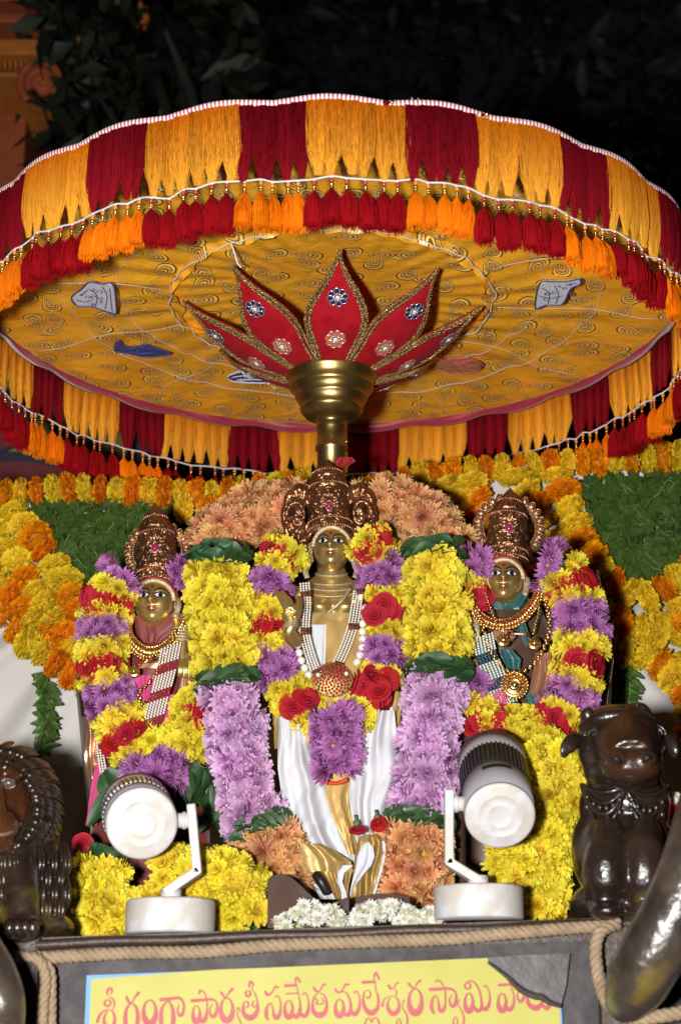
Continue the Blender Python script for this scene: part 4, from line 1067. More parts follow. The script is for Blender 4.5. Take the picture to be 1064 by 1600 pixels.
sheet(ci, 'dhoti_fold', [(1110, 572, 616), (1150, 556, 620), (1200, 546, 618), (1250, 542, 614), (1300, 552, 608), (1330, 562, 596)], YC - .048, M['white_cloth'], 1.5, .012, 60, 60, ph=2.0, bulge=.008, slant=-.4)
sheet(ci, 'side_zari', [(1080, 424, 446), (1120, 426, 440), (1170, 429, 436)], YC - .02, M['zari'], 1, .002, 14, 16)
sheet(ci, 'side_zari', [(1080, 600, 630), (1120, 606, 626), (1160, 612, 624)], YC - .02, M['zari'], 1, .002, 14, 16)
# pooled hem
sheet(ci, 'hem_pleat', [(1304, 572, 586), (1308, 562, 596), (1316, 558, 602), (1335, 555, 601), (1360, 552, 595), (1388, 549, 588), (1413, 544, 580)], YC - .085, M['zari_fine'], 1.3, .009, 50, 50, ph=.8, bulge=.006)
sheet(ci, 'hem_white', [(1316, 570, 577), (1324, 564, 583), (1338, 558, 585), (1352, 556, 580), (1366, 553, 568), (1382, 549, 556), (1400, 546, 549)], YC - .098, M['white_cloth'], 1.2, .005, 30, 40)
sheet(ci, 'white_hem_edge', [(1314, 597, 601), (1335, 598, 603), (1362, 592, 597), (1392, 584, 588), (1410, 579, 582)], YC - .094, M['white_cloth'], .5, .002, 8, 30)
sheet(ci, 'white_hem_edge', [(1346, 466, 500), (1358, 470, 524), (1366, 480, 530), (1372, 492, 528)], YC - .072, M['white_cloth'], 1.4, .005, 40, 12, ph=1.0)
sheet(ci, 'white_hem_edge', [(1352, 536, 552), (1364, 527, 538), (1378, 527, 535), (1394, 533, 541), (1408, 534, 544)], YC - .100, M['white_cloth'], .8, .003, 14, 30, ph=.5)
sheet(ci, 'hem_pleat', [(1362, 500, 550), (1380, 512, 546), (1405, 524, 544)], YC - .088, M['zari_fine'], 2.2, .006, 40, 24, ph=2)
sheet(ci, 'foot_drape', [(1350, 484, 530), (1378, 488, 528), (1405, 500, 540)], YC - .06, M['white_cloth'], 2, .005, 30, 20, ph=1)
b = MB(); b.tube(catmull([P(493, 1366, YC - .10), P(502, 1378, YC - .105), P(512, 1396, YC - .10)], 5), [.0075, .0085, .007], 10); b.build('dark_toe_peg', mat('black_rubber', (.012, .011, .010), .4), ci)
# pearl strands and jewelled pendant
def pearls(root, path, Y, rows, gap, r, name='pearl_strand', m=M['pearl']):
    pts = catmull([P(x, y, Y) for x, y in path], 12); b = MB(); kk = mpp(*path[0], Y)
    for j in range(rows):
        off = (j - (rows - 1)/2)*gap*kk
        fine = resample([p for p in pts], r*2.02*kk)
        for i, p in enumerate(fine):
            d = (fine[min(i+1, len(fine)-1)] - fine[max(i-1, 0)]).normalized(); sd = d.cross(TOCAM).normalized()
            b.ell(p + sd*off + V(0, -.002*math.cos((j/(max(1, rows-1)) - .5)*2.6), 0), r*kk, 6, 5)
    return b.build(name, m, root)
def jewelblock(root, x, y, Y, w, h, rot=0):
    kk = mpp(x, y, Y); c = P(x, y, Y); b = MB(); q = Matrix.Rotation(rot, 3, 'Y')
    b.box(c, (w*kk, .004, h*kk), q, 0)
    for i in range(4):
        for j in range(2): b.ell(c + q @ V((i - 1.5)*w*.25*kk, -.003, (j - .5)*h*.62*kk), 1.5*kk, 6, 5, 1)
    b.ell(c + V(0, -.004, 0), 2.8*kk, 8, 6, 2); b.build('jewel_block', [M['gold'], M['ruby'], M['emerald']], root)
pnd = thing('pearl_necklace', P(520, 1060, YC - .07), 'long multi strand pearl necklace with red jewelled pendant on the central idol', 'necklace')
pearls(pnd, [(476, 912), (478, 945), (476, 985), (482, 1015), (492, 1045)], YC - .070, 4, 4.4, 1.9)
pearls(pnd, [(560, 925), (556, 950), (551, 978), (540, 1010), (528, 1036)], YC - .068, 4, 4.6, 1.9)
jewelblock(pnd, 477, 928, YC - .075, 15, 9, -.15); jewelblock(pnd, 477, 986, YC - .075, 15, 11); jewelblock(pnd, 552, 979, YC - .075, 16, 10); jewelblock(pnd, 562, 924, YC - .075, 10, 9); jewelblock(pnd, 494, 1049, YC - .078, 14, 5, -.3); jewelblock(pnd, 530, 1037, YC - .078, 14, 5, .3)
M['dull_gold'] = mat('dull_gold', (.40, .24, .08), .5, .8)
b = MB(); kk = mpp(520, 1065, YC - .08); rr = random.Random(3)
c0 = P(519, 1062, YC - .072); b.grid(lambda u, v: c0 + V(v*30*kk*math.cos(2*pi*u)*(1 + .1*math.cos(4*pi*u)), -.006*(1 - v*v), v*26*kk*math.sin(2*pi*u)), 30, 6, cu=True)
for i in range(95):
    a = i*2.39996; q = math.sqrt((i + .5)/95); b.ell(c0 + V(q*29*kk*math.cos(a), -.006*(1 - q*q) - .002, q*25*kk*math.sin(a)), 2.3*kk, 7, 5, 1 if rr.random() < .92 else 2)
for i in range(40):
    a = i*2*pi/40; b.ell(c0 + V(31*kk*math.cos(a), -.001, 27*kk*math.sin(a)), 1.5*kk, 6, 4, 0)
for dx, dz in ((-22, 6), (22, 8)): b.ell(c0 + V(dx*kk, -.008, dz*kk), 3.6*kk, 10, 8, 3)
b.build('pendant', [M['dull_gold'], M['ruby'], M['emerald'], M['pearl']], pnd)
big = thing('large_pearl_string', P(470, 1000, YC - .05), 'string of large white pearls along both sides of central idol', 'necklace')
for path in ([(463, 970), (464, 1000), (470, 1030), (482, 1055)], [(570, 950), (566, 980), (566, 1010), (558, 1035)]):
    pts = resample(catmull([P(x, y, YC - .055) for x, y in path], 8), 12.5*k)
    for p in pts:
        b = MB(); b.ell(p, 6.3*k, 14, 10); b.build('large_pearl', M['pearl'], big)
b = MB()
for i in range(13):
    a = lerp(-1.0, 1.0, i/12); b.ell(P(520 + 24*math.sin(a), 1212 + 12*math.cos(a), YC - .085), .0034, 8, 6)
tag(b.build('coral_bead_string', mat('coral_bead', (.62, .04, .012), .25, coat=.4)), 'short string of coral red beads under the purple pendant flowers', 'bead string')

# ---------------- side idols
def side_idol(label, hx, hy, hw, yaw, roll, tip, base, ring_c, ring_r, bodyrows, bodymat, Y):
    t = thing('deity_idol', P(hx, 1430, Y), label, 'idol', 'three deity idols')
    k = mpp(hx, hy, Y); c = P(hx, hy, Y - .03)
    f, T = head(t, c, hw*k, eul(rad(-7), roll, yaw))
    headband(t, T, hw*k, w=.13)
    headband(t, T, hw*k, M['red_band'], .13, 'red_band', rx=1.10, rz=1.05)
    for s in (-1, 1): ear(t, T, hw*k, s)
    h0 = hw
    crown(t, P(*base, Y - .01), P(*tip, Y), [(0, 33*k), (.10, 32.5*k), (.35, 30*k), (.60, 27.5*k), (.72, 24*k), (.84, 15*k), (.93, 7*k), (1, .5*k)], 6, M['copper'], gemh=.36)
    scallop_ring(t, P(*ring_c, Y + .03), ring_r*.72*k, ring_r*k, 17, M['rose_copper'])
    b = MB()
    def body(u, v):
        q = v*(len(bodyrows) - 1); i = min(len(bodyrows) - 2, int(q)); f_ = q - i
        y, cx, rx, ry = (lerp(bodyrows[i][j], bodyrows[i+1][j], f_) for j in range(4)); a = 2*pi*u
        w = .0025*math.sin(v*26 + math.sin(a*3)*2.5) + .002*math.sin(a*6 + v*14)
        return P(cx + rx*math.sin(a), y, Y + .02 - (ry*k + w)*math.cos(a))
    b.grid(body, 72, 60, cu=True); b.build('draped_body', bodymat, t)
    b = MB(); b.tube([P(hx, hy + hw*.9, Y - .005), P(hx, hy + hw*1.45, Y + .01)], [.6*hw*k, .6*hw*k], 16); b.build('neck', M['brass'], t)
    return t, T, k
YS = .03
li, T, k = side_idol('brass goddess idol at left in a red silk sari with tall copper crown', 243, 942, 31, rad(-5), rad(1), (243, 786), (247, 912), (247, 864), 54,
    [(962, 245, 24, 16), (980, 248, 44, 26), (1010, 250, 52, 34), (1060, 252, 54, 38), (1110, 248, 60, 42), (1180, 240, 85, 46), (1280, 235, 92, 50), (1440, 235, 100, 55)], M['red_silk'], YS)
YL = YS - .03
# collar of the sari, shoulder, arm, sash
sheet(li, 'collar_fold', [(962, 210, 226), (976, 212, 240), (992, 216, 248), (1004, 224, 246)], YS - .036, M['red_silk'], 1, .002, 16, 10)
sheet(li, 'collar_fold', [(958, 262, 286), (972, 246, 284), (990, 238, 274), (1004, 232, 262)], YS - .034, M['red_silk'], 1, .002, 16, 10)
limb(li, 'forearm', [P(282, 968, YS - .03), P(286, 990, YS - .04), P(284, 1020, YS - .045), P(292, 1050, YS - .05)], [.016, .0135, .012, .010], M['brass'])
for i in range(5):
    b = MB(); c = P(284.5, 984 + i*4.5, YS - .038); b.tube([c + V(.0165*math.cos(a), .0165*math.sin(a), 0) for a in [2*pi*j/18 for j in range(18)]], .002, 6, closed=True); b.build('bangle', M['pale_brass'], li)
b = MB()
for j, (x0, x1) in enumerate(((282, 280), (288, 288), (294, 296), (299, 302))):
    b.tube(catmull([P(x0, 1028, YS - .05), P(lerp(x0, x1, .5), 1044, YS - .062), P(x1, 1062 - abs(j - 1.5)*3, YS - .058)], 5), [.0055, .005, .0035], 8)
b.ell(P(290, 1030, YS - .048), (.014, .009, .014), 12, 8)
remesh(b.build('hand', M['brass'], li), .0012, 3)
sheet(li, 'zari_fold', [(1050, 284, 305), (1080, 278, 312), (1110, 276, 306), (1135, 282, 300)], YS - .055, M['copper_zari'], 3, .004, 40, 24, slant=.4)
sheet(li, 'pink_fold', [(1085, 262, 282), (1110, 254, 284), (1140, 250, 276)], YS - .060, M['pink_silk'], 2, .004, 24, 18)
sheet(li, 'pink_fold', [(1055, 206, 250), (1075, 212, 246), (1095, 218, 240)], YS - .052, M['pink_silk'], 2, .003, 24, 18)
sheet(li, 'zari_fold', [(1062, 204, 226), (1090, 204, 222), (1120, 212, 228)], YS - .050, M['copper_zari'], 2, .003, 24, 18)
sheet(li, 'zari_border', [(1036, 218, 262), (1044, 216, 258)], YS - .058, M['copper_zari'], 1, .001, 20, 4)
def sash(root, path, Y, w, band, name='pearl_sash'):
    pts = resample(catmull([P(x, y, Y) for x, y in path], 10), .0042); kk = mpp(*path[0], Y); b = MB()
    b.grid(lambda u, v: (lambda i: pts[i] + V((v - .5)*w*kk*.95, .0015, (v - .5)*w*kk*.35))(int(round(u*(len(pts) - 1)))), len(pts) - 1, 4, 2)
    for i, p in enumerate(pts):
        dark = (i % 11) in (7, 8, 9, 10)
        for j in range(7):
            s = (j - 3)/7
            b.ell(p + V(s*w*kk, -.002 - .001*math.cos(s*3), s*w*kk*.35), .0021, 6, 5, 1 if dark else 0)
    return b.build(name, [M['pearl'], band, M['teal_silk'] if band is M['sapphire'] else M['red_silk']], root)
M['sapphire'] = mat('sapphire_bead', (.008, .010, .045), .15, coat=.6)
sash(li, [(268, 1010), (262, 1040), (255, 1070), (246, 1100), (238, 1135)], YS - .068, 34, M['ruby'])
def bib(root, pts, n, lens, Y, gems=None, drop=True, wd=.0042):
    """fan necklace: gold drops along a curve"""
    cv = resample(catmull([P(x, y, Y) for x, y in pts], 12), .0006); b = MB(); kk = mpp(*pts[0], Y); m_ = len(cv) - 1
    cen = P(sum(p[0] for p in pts)/len(pts), min(p[1] for p in pts) - 10, Y)
    b.tube(cv[::6], .0022, 6)
    for i in range(n):
        t = (i + .5)/n; p = cv[int(t*m_)]; d = (p - cen); d.y = 0; d.normalize(); L = lens*kk*(.75 + .35*math.sin(pi*t))
        b.tube([p, p + d*L*.5 + V(0, -.004, 0), p + d*L], [wd*.5, wd*.7, wd*.45], 7, 0); b.ell(p + d*L + V(0, -.002, 0), wd*.75, 8, 6, 0)
        if gems and i % 2 == 0: b.ell(p + d*L*.3 + V(0, -.005, 0), wd*.62, 8, 6, 1)
    return b.build('necklace', [M['gold'], gems or M['ruby']], root)
bib(li, [(205, 968), (208, 992), (228, 1010), (250, 1008), (268, 992), (282, 968)], 30, 15, YS - .050)
bib(li, [(198, 985), (206, 1004), (228, 1020), (252, 1016), (272, 1000)], 24, 10, YS - .052, M['emerald'], wd=.0035)
def chain(root, pts, Y, r=.0024, name='gold_chain', step=1.7):
    cv = resample(catmull([P(x, y, Y) for x, y in pts], 12), r*step); b = MB()
    for i, p in enumerate(cv): b.ell(p + V((i % 2 - .5)*r*.8, 0, 0), r, 6, 5)
    return b.build(name, M['gold'], root)
chain(li, [(275, 985), (262, 1015), (248, 1045), (232, 1068), (218, 1082), (222, 1105)], YS - .070, .0030)
def disc(root, x, y, Y, r, name='gold_disc'):
    kk = mpp(x, y, Y); c = P(x, y, Y); b = MB()
    b.lathe(c, V(0, -1, .1), [(0, r*kk), (.002, r*kk*.96), (.004, r*kk*.8), (.0035, r*kk*.6), (.006, r*kk*.5), (.008, r*kk*.2), (.009, .0002)], 28)
    for i in range(8): a = i*pi/4; b.ell(c + V(.68*r*kk*math.cos(a), -.005, .68*r*kk*math.sin(a)), .09*r*kk, 6, 5)
    b.build(name, M['gold'], root)
disc(li, 210, 1050, YS - .066, 10)
b = MB(); pts = [P(216, 1040, YS - .07), P(240, 1028, YS - .074)]; b.tube(pts, .0018, 6, 0)
for t, m_ in ((.1, 1), (.85, 1), (1.05, 2)): b.ell(lerp(pts[0], pts[1], t), .0035, 8, 6, m_)
b.build('bead_bar', [M['gold'], M['red_bead'], M['black_paint']], li)
# outer drape on the far left
sheet(li, 'zari_drape', [(1120, 128, 152), (1150, 130, 165), (1200, 134, 172), (1240, 140, 165)], YS + .0, M['copper_zari'], 1.5, .006, 24, 40, bulge=.01)
sheet(li, 'crimson_drape', [(1195, 150, 168), (1230, 142, 166), (1262, 138, 160), (1290, 134, 152)], YS - .03, M['pink_silk'], 2, .004, 24, 24)
pearls(li, [(156, 1152), (158, 1180), (162, 1205)], YS - .035, 3, 4.2, 2.0)
b = MB()
def bp(u, v):
    y = lerp(960, 1260, v); x = lerp(118 + 14*abs(v - .35)*2, 145, u); return P(x, y, YS + .04 - .03*math.sin(pi*u))
b.grid(bp, 8, 30); M['dark_wood'] = mat('dark_lacquer_wood', (.030, .014, .009), .28, ns=20, na=.5, col2=(.06, .028, .016), coat=.3)
b.grid(lambda u, v: bp(1 - u, v) + V(0, .035, 0), 8, 30); b.build('back_plate', M['dark_wood'], li)

ri, T, k = side_idol('brass goddess idol at right in dark brown and teal silk with tall copper crown', 787, 908, 30, rad(-6), rad(2), (797, 762), (790, 878), (795, 825), 58,
    [(928, 790, 24, 16), (946, 795, 48, 26), (975, 800, 56, 34), (1020, 802, 58, 38), (1070, 800, 62, 42), (1140, 800, 85, 46), (1260, 800, 92, 50), (1420, 795, 95, 55)], M['brown_silk'], YS)
sheet(ri, 'collar_fold', [(925, 760, 790), (938, 765, 800), (952, 772, 812)], YS - .032, M['teal_silk'], 1, .002, 18, 10)
sheet(ri, 'collar_fold', [(916, 800, 822), (932, 792, 824), (950, 786, 812)], YS - .034, M['teal_silk'], 2, .003, 18, 10)
sheet(ri, 'teal_fold', [(960, 806, 816), (990, 812, 826), (1010, 820, 832)], YS - .058, M['teal_silk'], 1, .002, 14, 14)
sheet(ri, 'teal_fold', [(1015, 780, 800), (1030, 786, 814), (1045, 792, 812)], YS - .062, M['teal_silk'], 1, .003, 18, 14)
sheet(ri, 'zari_fold', [(985, 770, 800), (995, 770, 806), (1002, 776, 800)], YS - .060, M['copper_zari'], 1.5, .002, 20, 8)
sheet(ri, 'zari_fold', [(1020, 836, 860), (1050, 832, 862), (1080, 826, 858), (1095, 830, 850)], YS - .060, M['copper_zari'], 2.2, .005, 30, 24, slant=.5)
sheet(ri, 'zari_fold', [(1030, 735, 750), (1060, 738, 764), (1085, 742, 768), (1105, 752, 768)], YS - .055, M['copper_zari'], 2, .004, 24, 24, slant=.3)
sheet(ri, 'teal_fold', [(1072, 756, 772), (1090, 756, 770), (1104, 758, 768)], YS - .062, M['teal_silk'], 1, .002, 12, 10)
sheet(ri, 'pink_pleats', [(1078, 776, 784), (1094, 766, 792), (1118, 760, 802)], YS - .072, M['pink_silk'], 6, .003, 60, 14)
sheet(ri, 'teal_fold', [(1080, 818, 832), (1095, 824, 840), (1110, 822, 838)], YS - .062, M['teal_silk'], 1, .002, 12, 10)
sash(ri, [(754, 995), (760, 1025), (770, 1050), (782, 1080), (796, 1105), (812, 1118)], YS - .066, 34, M['sapphire'])
bib(ri, [(744, 932), (748, 952), (766, 966), (790, 968), (812, 958), (832, 934), (836, 918)], 34, 14, YS - .055, M['ruby'], wd=.0046)
chain(ri, [(746, 948), (755, 985), (768, 1020), (784, 1042), (808, 1052), (832, 1038), (850, 1010), (858, 975), (852, 940)], YS - .068, .0034, step=1.5)
chain(ri, [(757, 925), (768, 955), (776, 975), (787, 992)], YS - .066, .0018); chain(ri, [(840, 930), (841, 955), (836, 975), (833, 990)], YS - .066, .0018)
disc(ri, 786, 1001, YS - .070, 11); disc(ri, 834, 1006, YS - .070, 11)
b = MB(); pts = [P(796, 990, YS - .073), P(824, 991, YS - .073)]; b.tube(pts, .0016, 6, 0)
for t, m_ in ((-.05, 2), (.15, 1), (.85, 1), (1.05, 2)): b.ell(lerp(pts[0], pts[1], t), .0036, 8, 6, m_)
b.build('bead_bar', [M['pearl'], M['red_bead'], M['black_paint']], ri)
c = P(803, 1072, YS - .078); kk = mpp(803, 1072, YS); b = MB()
b.lathe(c, V(0, -1, .1), [(0, 20*kk), (.003, 19*kk), (.004, 15*kk), (.003, 13*kk), (.007, 11*kk), (.007, 8*kk), (.005, 7*kk), (.010, 4*kk), (.012, .0003)], 36)
for r_, n_, s_ in ((20, 26, 2.4), (14, 16, 1.8), (7.5, 10, 1.5)):
    for i in range(n_): a = 2*pi*i/n_; b.ell(c + V(r_*kk*math.cos(a), -.006, r_*kk*math.sin(a)), s_*kk, 7, 5)
for i in range(5): b.ell(c + V((i - 2)*5*kk, -.003, 22*kk - abs(i - 2)*2*kk), 3*kk, 8, 6)
b.build('round_medallion', M['gold'], ri)
b = MB()
for j in range(4): b.tube(catmull([P(731 + j*4, 960, YS - .045), P(732 + j*4.5, 985, YS - .055), P(735 + j*4, 1012 - j*2, YS - .05)], 5), [.0048, .0052, .0034], 8)
b.tube(catmull([P(742, 940, YS - .02), P(736, 955, YS - .035), P(738, 975, YS - .048)], 5), [.013, .012, .011], 10)
remesh(b.build('hand', M['pale_brass'], ri), .0012, 3)
pearls(ri, [(742, 925), (739, 940), (740, 955)], YS - .04, 1, 4, 2.6)
b = MB()
def bp(u, v):
    y = lerp(890, 1180, v); x = lerp(925, 958 - 26*abs(v - .45)*2*(1 if v < .45 else .3), u); return P(x, y, YS + .05 - .03*math.sin(pi*u))
b.grid(bp, 8, 30); b.grid(lambda u, v: bp(1 - u, v) + V(0, .035, 0), 8, 30); b.build('back_plate', M['dark_wood'], ri)
b = MB(); b.tube(catmull([P(925, 905, YS + .02), P(945, 960, YS + .02), P(958, 1020, YS + .02), P(950, 1080, YS + .02), P(946, 1130, YS + .02)], 6), .0007, 5); b.build('wire', M['rose_copper'], ri)
# ------------------------------------------------------------ garlands on the idols
og = thing('thick_garland', P(520, 1400, -.1), 'thick garland of rust, yellow and lilac chrysanthemums framing the central idol', 'garland')
YG = -.055
# arch behind the crown
garland(og, [(318, 868), (345, 835), (390, 805), (440, 792), (470, 800)], .065, [('rust', 190, 23, 6)], 42, 34)
garland(og, [(560, 800), (600, 788), (650, 802), (690, 830), (705, 862)], .065, [('rust', 180, 23, 6)], 42, 34)
garland(og, [(340, 884), (344, 955), (354, 1048)], YG, [('yellow', 168, 27, 6)], 45, 42, 'yellow')
garland(og, [(678, 876), (680, 950), (687, 1036)], YG, [('yellow', 164, 27, 6)], 45, 42, 'yellow')
garland(og, [(360, 1076), (374, 1180), (398, 1292)], YG - .005, [('lilac', 220, 29, 6)], 41, 40, 'lilac')
garland(og, [(682, 1058), (674, 1150), (658, 1268)], YG - .005, [('lilac', 220, 29, 6)], 43, 40, 'lilac')
garland(og, [(416, 1300), (422, 1340), (440, 1395)], YG - .01, [('rust', 100, 26, 7)], 54, 40)
garland(og, [(648, 1300), (646, 1345), (640, 1405)], YG - .01, [('rust', 110, 26, 7)], 54, 40)
leaves(og, 342, 872, YG, 16, 50, 48, 40, 1); leaves(og, 354, 1066, YG, 18, 50, 50, 46, 2, tilt=.2); leaves(og, 405, 1292, YG, 16, 50, 50, 46, 3, tilt=.3)
leaves(og, 676, 862, YG, 16, 50, 48, 40, 4); leaves(og, 685, 1049, YG, 18, 50, 50, 46, 5, tilt=-.1); leaves(og, 654, 1280, YG, 17, 52, 50, 46, 6, tilt=-.2)
for x, y in ((336, 990), (348, 1005), (372, 1030), (362, 950), (384, 958), (316, 1000), (690, 1000), (712, 960)):
    put('stem_end', STEM, og, P(x, y, YG - .062), V(R.gauss(0, .4), -1, R.gauss(.2, .4)), 0, .006)

mg = thing('striped_garland', P(525, 1190, -.1), 'garland striped yellow, red and purple hanging in a V on the central idol', 'garland', 'striped garlands on the idols')
YI = -.045
Yb, Rb, Pb = (lambda l=28: ('yellow', l, 19, 5)), (lambda l=20: ('rose', l, 19, 4)), (lambda l=42: ('purple', l, 22, 5))
garland(mg, [(452, 852), (432, 880), (418, 920), (418, 965), (425, 1010), (440, 1060), (470, 1105), (505, 1138)], YI, [Yb(16), Rb(14), Yb(28), Pb(44), Yb(32), Rb(24), Yb(28), Pb(54), Yb(34), Rb(26), Yb(36)], 33, 28)
garland(mg, [(572, 842), (592, 872), (600, 910), (602, 955), (602, 1000), (596, 1048), (572, 1098), (540, 1130)], YI, [Yb(10), Rb(14), Yb(20), Pb(36), Yb(26), Rb(28), Yb(24), Pb(38), Yb(24), Rb(40), Yb(34)], 33, 28)
garland(mg, [(522, 1112), (525, 1150), (524, 1212)], YI - .03, [('purple', 100, 26, 6)], 37, 32, 'lilac')

def roset(parent, pts, r):
    for x, y, Y in pts:
        flower(parent, 'rose', P(x, y, Y), V(R.gauss(0, .3), -1, R.gauss(.15, .3)).normalized(), r*mpp(x, y, Y))
roset(mg, [(585, 1055, YI - .035), (605, 1062, YI - .03), (592, 1078, YI - .04), (462, 1100, YI - .03), (480, 1092, YI - .03), (600, 945, YI - .03), (585, 960, YI - .03)], 16)

lg = thing('striped_garland', P(245, 1230, -.06), 'striped garland of yellow, red and purple flowers round the left idol', 'garland', 'striped garlands on the idols')
YQ = -.02
Yc, Rc, Pc = (lambda l=26: ('yellow', l, 19, 6)), (lambda l=18: ('rose', l, 20, 5)), (lambda l=42: ('purple', l, 22, 6))
garland(lg, [(196, 898), (181, 914), (168, 945), (161, 990), (162, 1040), (176, 1090), (196, 1140), (225, 1180)], YQ, [Pc(28), Yc(22), Rc(18), Yc(22), Pc(40), Yc(30), Rc(20), Yc(24), Pc(52), Yc(32), Rc(22), Yc(30)], 39, 34)
garland(lg, [(300, 1080), (312, 1110), (300, 1140), (278, 1172)], YQ - .015, [Yc(34), Rc(16), Yc(50)], 38, 32)
garland(lg, [(238, 1180), (245, 1205), (245, 1228)], YQ - .03, [('purple', 60, 25, 6)], 46, 34, 'lilac')
garland(lg, [(278, 880), (284, 895), (286, 915)], YQ + .03, [('purple', 30, 18, 4)], 20, 18)
roset(lg, [(195, 1148, YQ - .04), (178, 1160, YQ - .03), (212, 1142, YQ - .04)], 15)
leaves(lg, 190, 1235, YQ, 7, 90, 24, 30, 11, -1.2); leaves(lg, 318, 1245, YQ - .01, 8, 110, 30, 26, 12, -1.6)

rg = thing('striped_garland', P(800, 1160, -.06), 'striped garland of yellow, red and purple flowers round the right idol', 'garland', 'striped garlands on the idols')
garland(rg, [(842, 880), (870, 890), (892, 915), (902, 955), (906, 1000), (902, 1045), (888, 1085), (878, 1120)], YQ, [Pc(34), Yc(24), Rc(22), Yc(20), Pc(52), Yc(32), Rc(26), Yc(24), Pc(52)], 40, 34)
garland(rg, [(884, 1108), (872, 1128), (845, 1142), (810, 1142), (775, 1138), (745, 1130)], YQ - .015, [Yc(24), Rc(22), Yc(66), Rc(20), Yc(24)], 34, 30)
garland(rg, [(744, 868), (738, 890), (736, 915), (737, 940)], YQ + .01, [Pc(36), Yc(22), Rc(14)], 26, 24)
garland(rg, [(738, 1062), (738, 1090), (742, 1112)], YQ, [Pc(40), Yc(16)], 26, 22)
roset(rg, [(752, 1128, YQ - .04), (738, 1136, YQ - .03), (868, 1122, YQ - .05), (872, 1142, YQ - .05), (870, 1158, YQ - .04)], 14)

# yellow swags on the deck
yg = thing('yellow_swag', P(270, 1450, -.18), 'low heap of yellow chrysanthemums behind the left spotlight base', 'flower swag')
garland(yg, [(160, 1352), (156, 1400), (180, 1442), (250, 1425), (320, 1425), (372, 1425), (385, 1402), (352, 1372), (300, 1368), (240, 1365)], -.19, [('yellow', 560, 25, 6)], 40, 34, 'yellow')
yr = thing('yellow_swag', P(850, 1430, -.12), 'upright column of yellow chrysanthemums between right spotlight and bull', 'flower swag')
garland(yr, [(880, 1168), (878, 1230), (862, 1290), (845, 1350), (832, 1432)], -.12, [('yellow', 280, 27, 6)], 46, 38, 'yellow')
garland(yr, [(770, 1352), (800, 1348), (830, 1345)], -.15, [('yellow', 70, 25, 5)], 34, 28, 'yellow')
garland(yr, [(838, 1160), (862, 1190), (880, 1215)], -.11, [('yellow', 70, 25, 5)], 36, 30, 'yellow')
for x, y in ((845, 1240), (868, 1242), (850, 1345), (836, 1340), (852, 1196)): put('stem_end', STEM, yr, P(x, y, -.185), V(R.gauss(0, .4), -1, R.gauss(.2, .4)), 0, .006)
# leaves behind the left swag
leaves(yg, 402, 1425, -.15, 6, 60, 14, 20, 21, -1.0); leaves(yg, 165, 1335, -.16, 5, 46, 24, 20, 22)
# white flowers along the deck edge
wg = thing('white_flower_row', P(560, 1440, -.27), 'row of small white flowers on the deck edge at the idol feet', 'flower row')
for i in range(150):
    x = R.uniform(432, 684); y = 1420 + 22*R.random() + 6*math.sin(x*.05) + (10 if x < 470 else 0); Y = R.uniform(-.30, -.24)
    flower(wg, 'white', P(x, y, Y), V(R.gauss(0, .6), -1, R.gauss(.5, .5)).normalized(), 12*mpp(x, y, Y))
b = MB(); b.tube([P(430, 1438, -.26), P(560, 1434, -.26), P(690, 1428, -.26)], .005, 8); b.build('flower_bed', CORE['green'], wg)
# loose roses on the hem
for lab, x, y, up in (('small drooping red rose with green base on the cloth hem', 559, 1296, -1), ('small red rose bud right of the drooping rose', 591, 1288, -.4)):
    rb = thing('loose_rose', P(x, y, -.1), lab, 'rose'); kk = mpp(x, y, -.1)
    put('bloom', RS[0], rb, P(x, y, -.1), V(.1, -.5, up).normalized(), 0, 11*kk)
    b = MB(); b.ell(P(x - 2, y - 9, -.095), (6*kk, 6*kk, 7*kk), 8, 6); b.tube([P(x - 2, y - 12, -.095), P(x - 4, y - 22, -.09)], .0025, 6); b.build('calyx', M['stem'], rb)
# brown cloth mound
b = MB()
b.grid(lambda u, v: P(lerp(418, 545, u), lerp(1372 + 34*smooth(.1, .8, u) - 8*math.sin(u*7), 1450, v), -.20 - .05*math.sin(pi*v*.5) + .004*math.sin(u*20 + v*7)), 36, 20)
b.grid(lambda u, v: P(lerp(545, 418, u), lerp(1372 + 34*smooth(.1, .8, 1 - u) - 8*math.sin((1 - u)*7), 1450, v), -.17), 36, 20)
tag(b.build('brown_cloth', M['brown_cloth']), 'crumpled brown felt cloth under the hem left of white flowers', 'cloth')
b = MB(); b.grid(lambda u, v: P(lerp(556, 640, u), lerp(1402 - 6*math.sin(pi*u), 1440, v), -.21 - .02*math.sin(pi*v*.5)), 24, 8); b.grid(lambda u, v: P(lerp(640, 556, u), lerp(1402 - 6*math.sin(pi*u), 1440, v), -.19), 24, 8)
tag(b.build('brown_cloth', M['brown_cloth']), 'brown felt cloth strip behind the white flowers right of the hem', 'cloth')
# bits beside the left spotlight
sb = thing('pink_wrap', P(262, 1360, -.18), 'crumpled magenta foil wrap behind the left spotlight arm', 'wrapper')
sheet(sb, 'foil', [(1335, 246, 268), (1345, 242, 286), (1356, 248, 284), (1366, 262, 276)], -.2, M['pink_silk'], 2.5, .006, 30, 16)
roset(yg, [(130, 1318, -.14)], 14)
# red rag on the pole foot
rgc = thing('red_rag', P(520, 735, -.005), 'dark red cloth scrap tied at the pole above the central crown', 'cloth')
sheet(rgc, 'rag', [(714, 528, 550), (721, 522, 556), (730, 526, 540)], .022, M['red_band'], 2, .006, 24, 10)
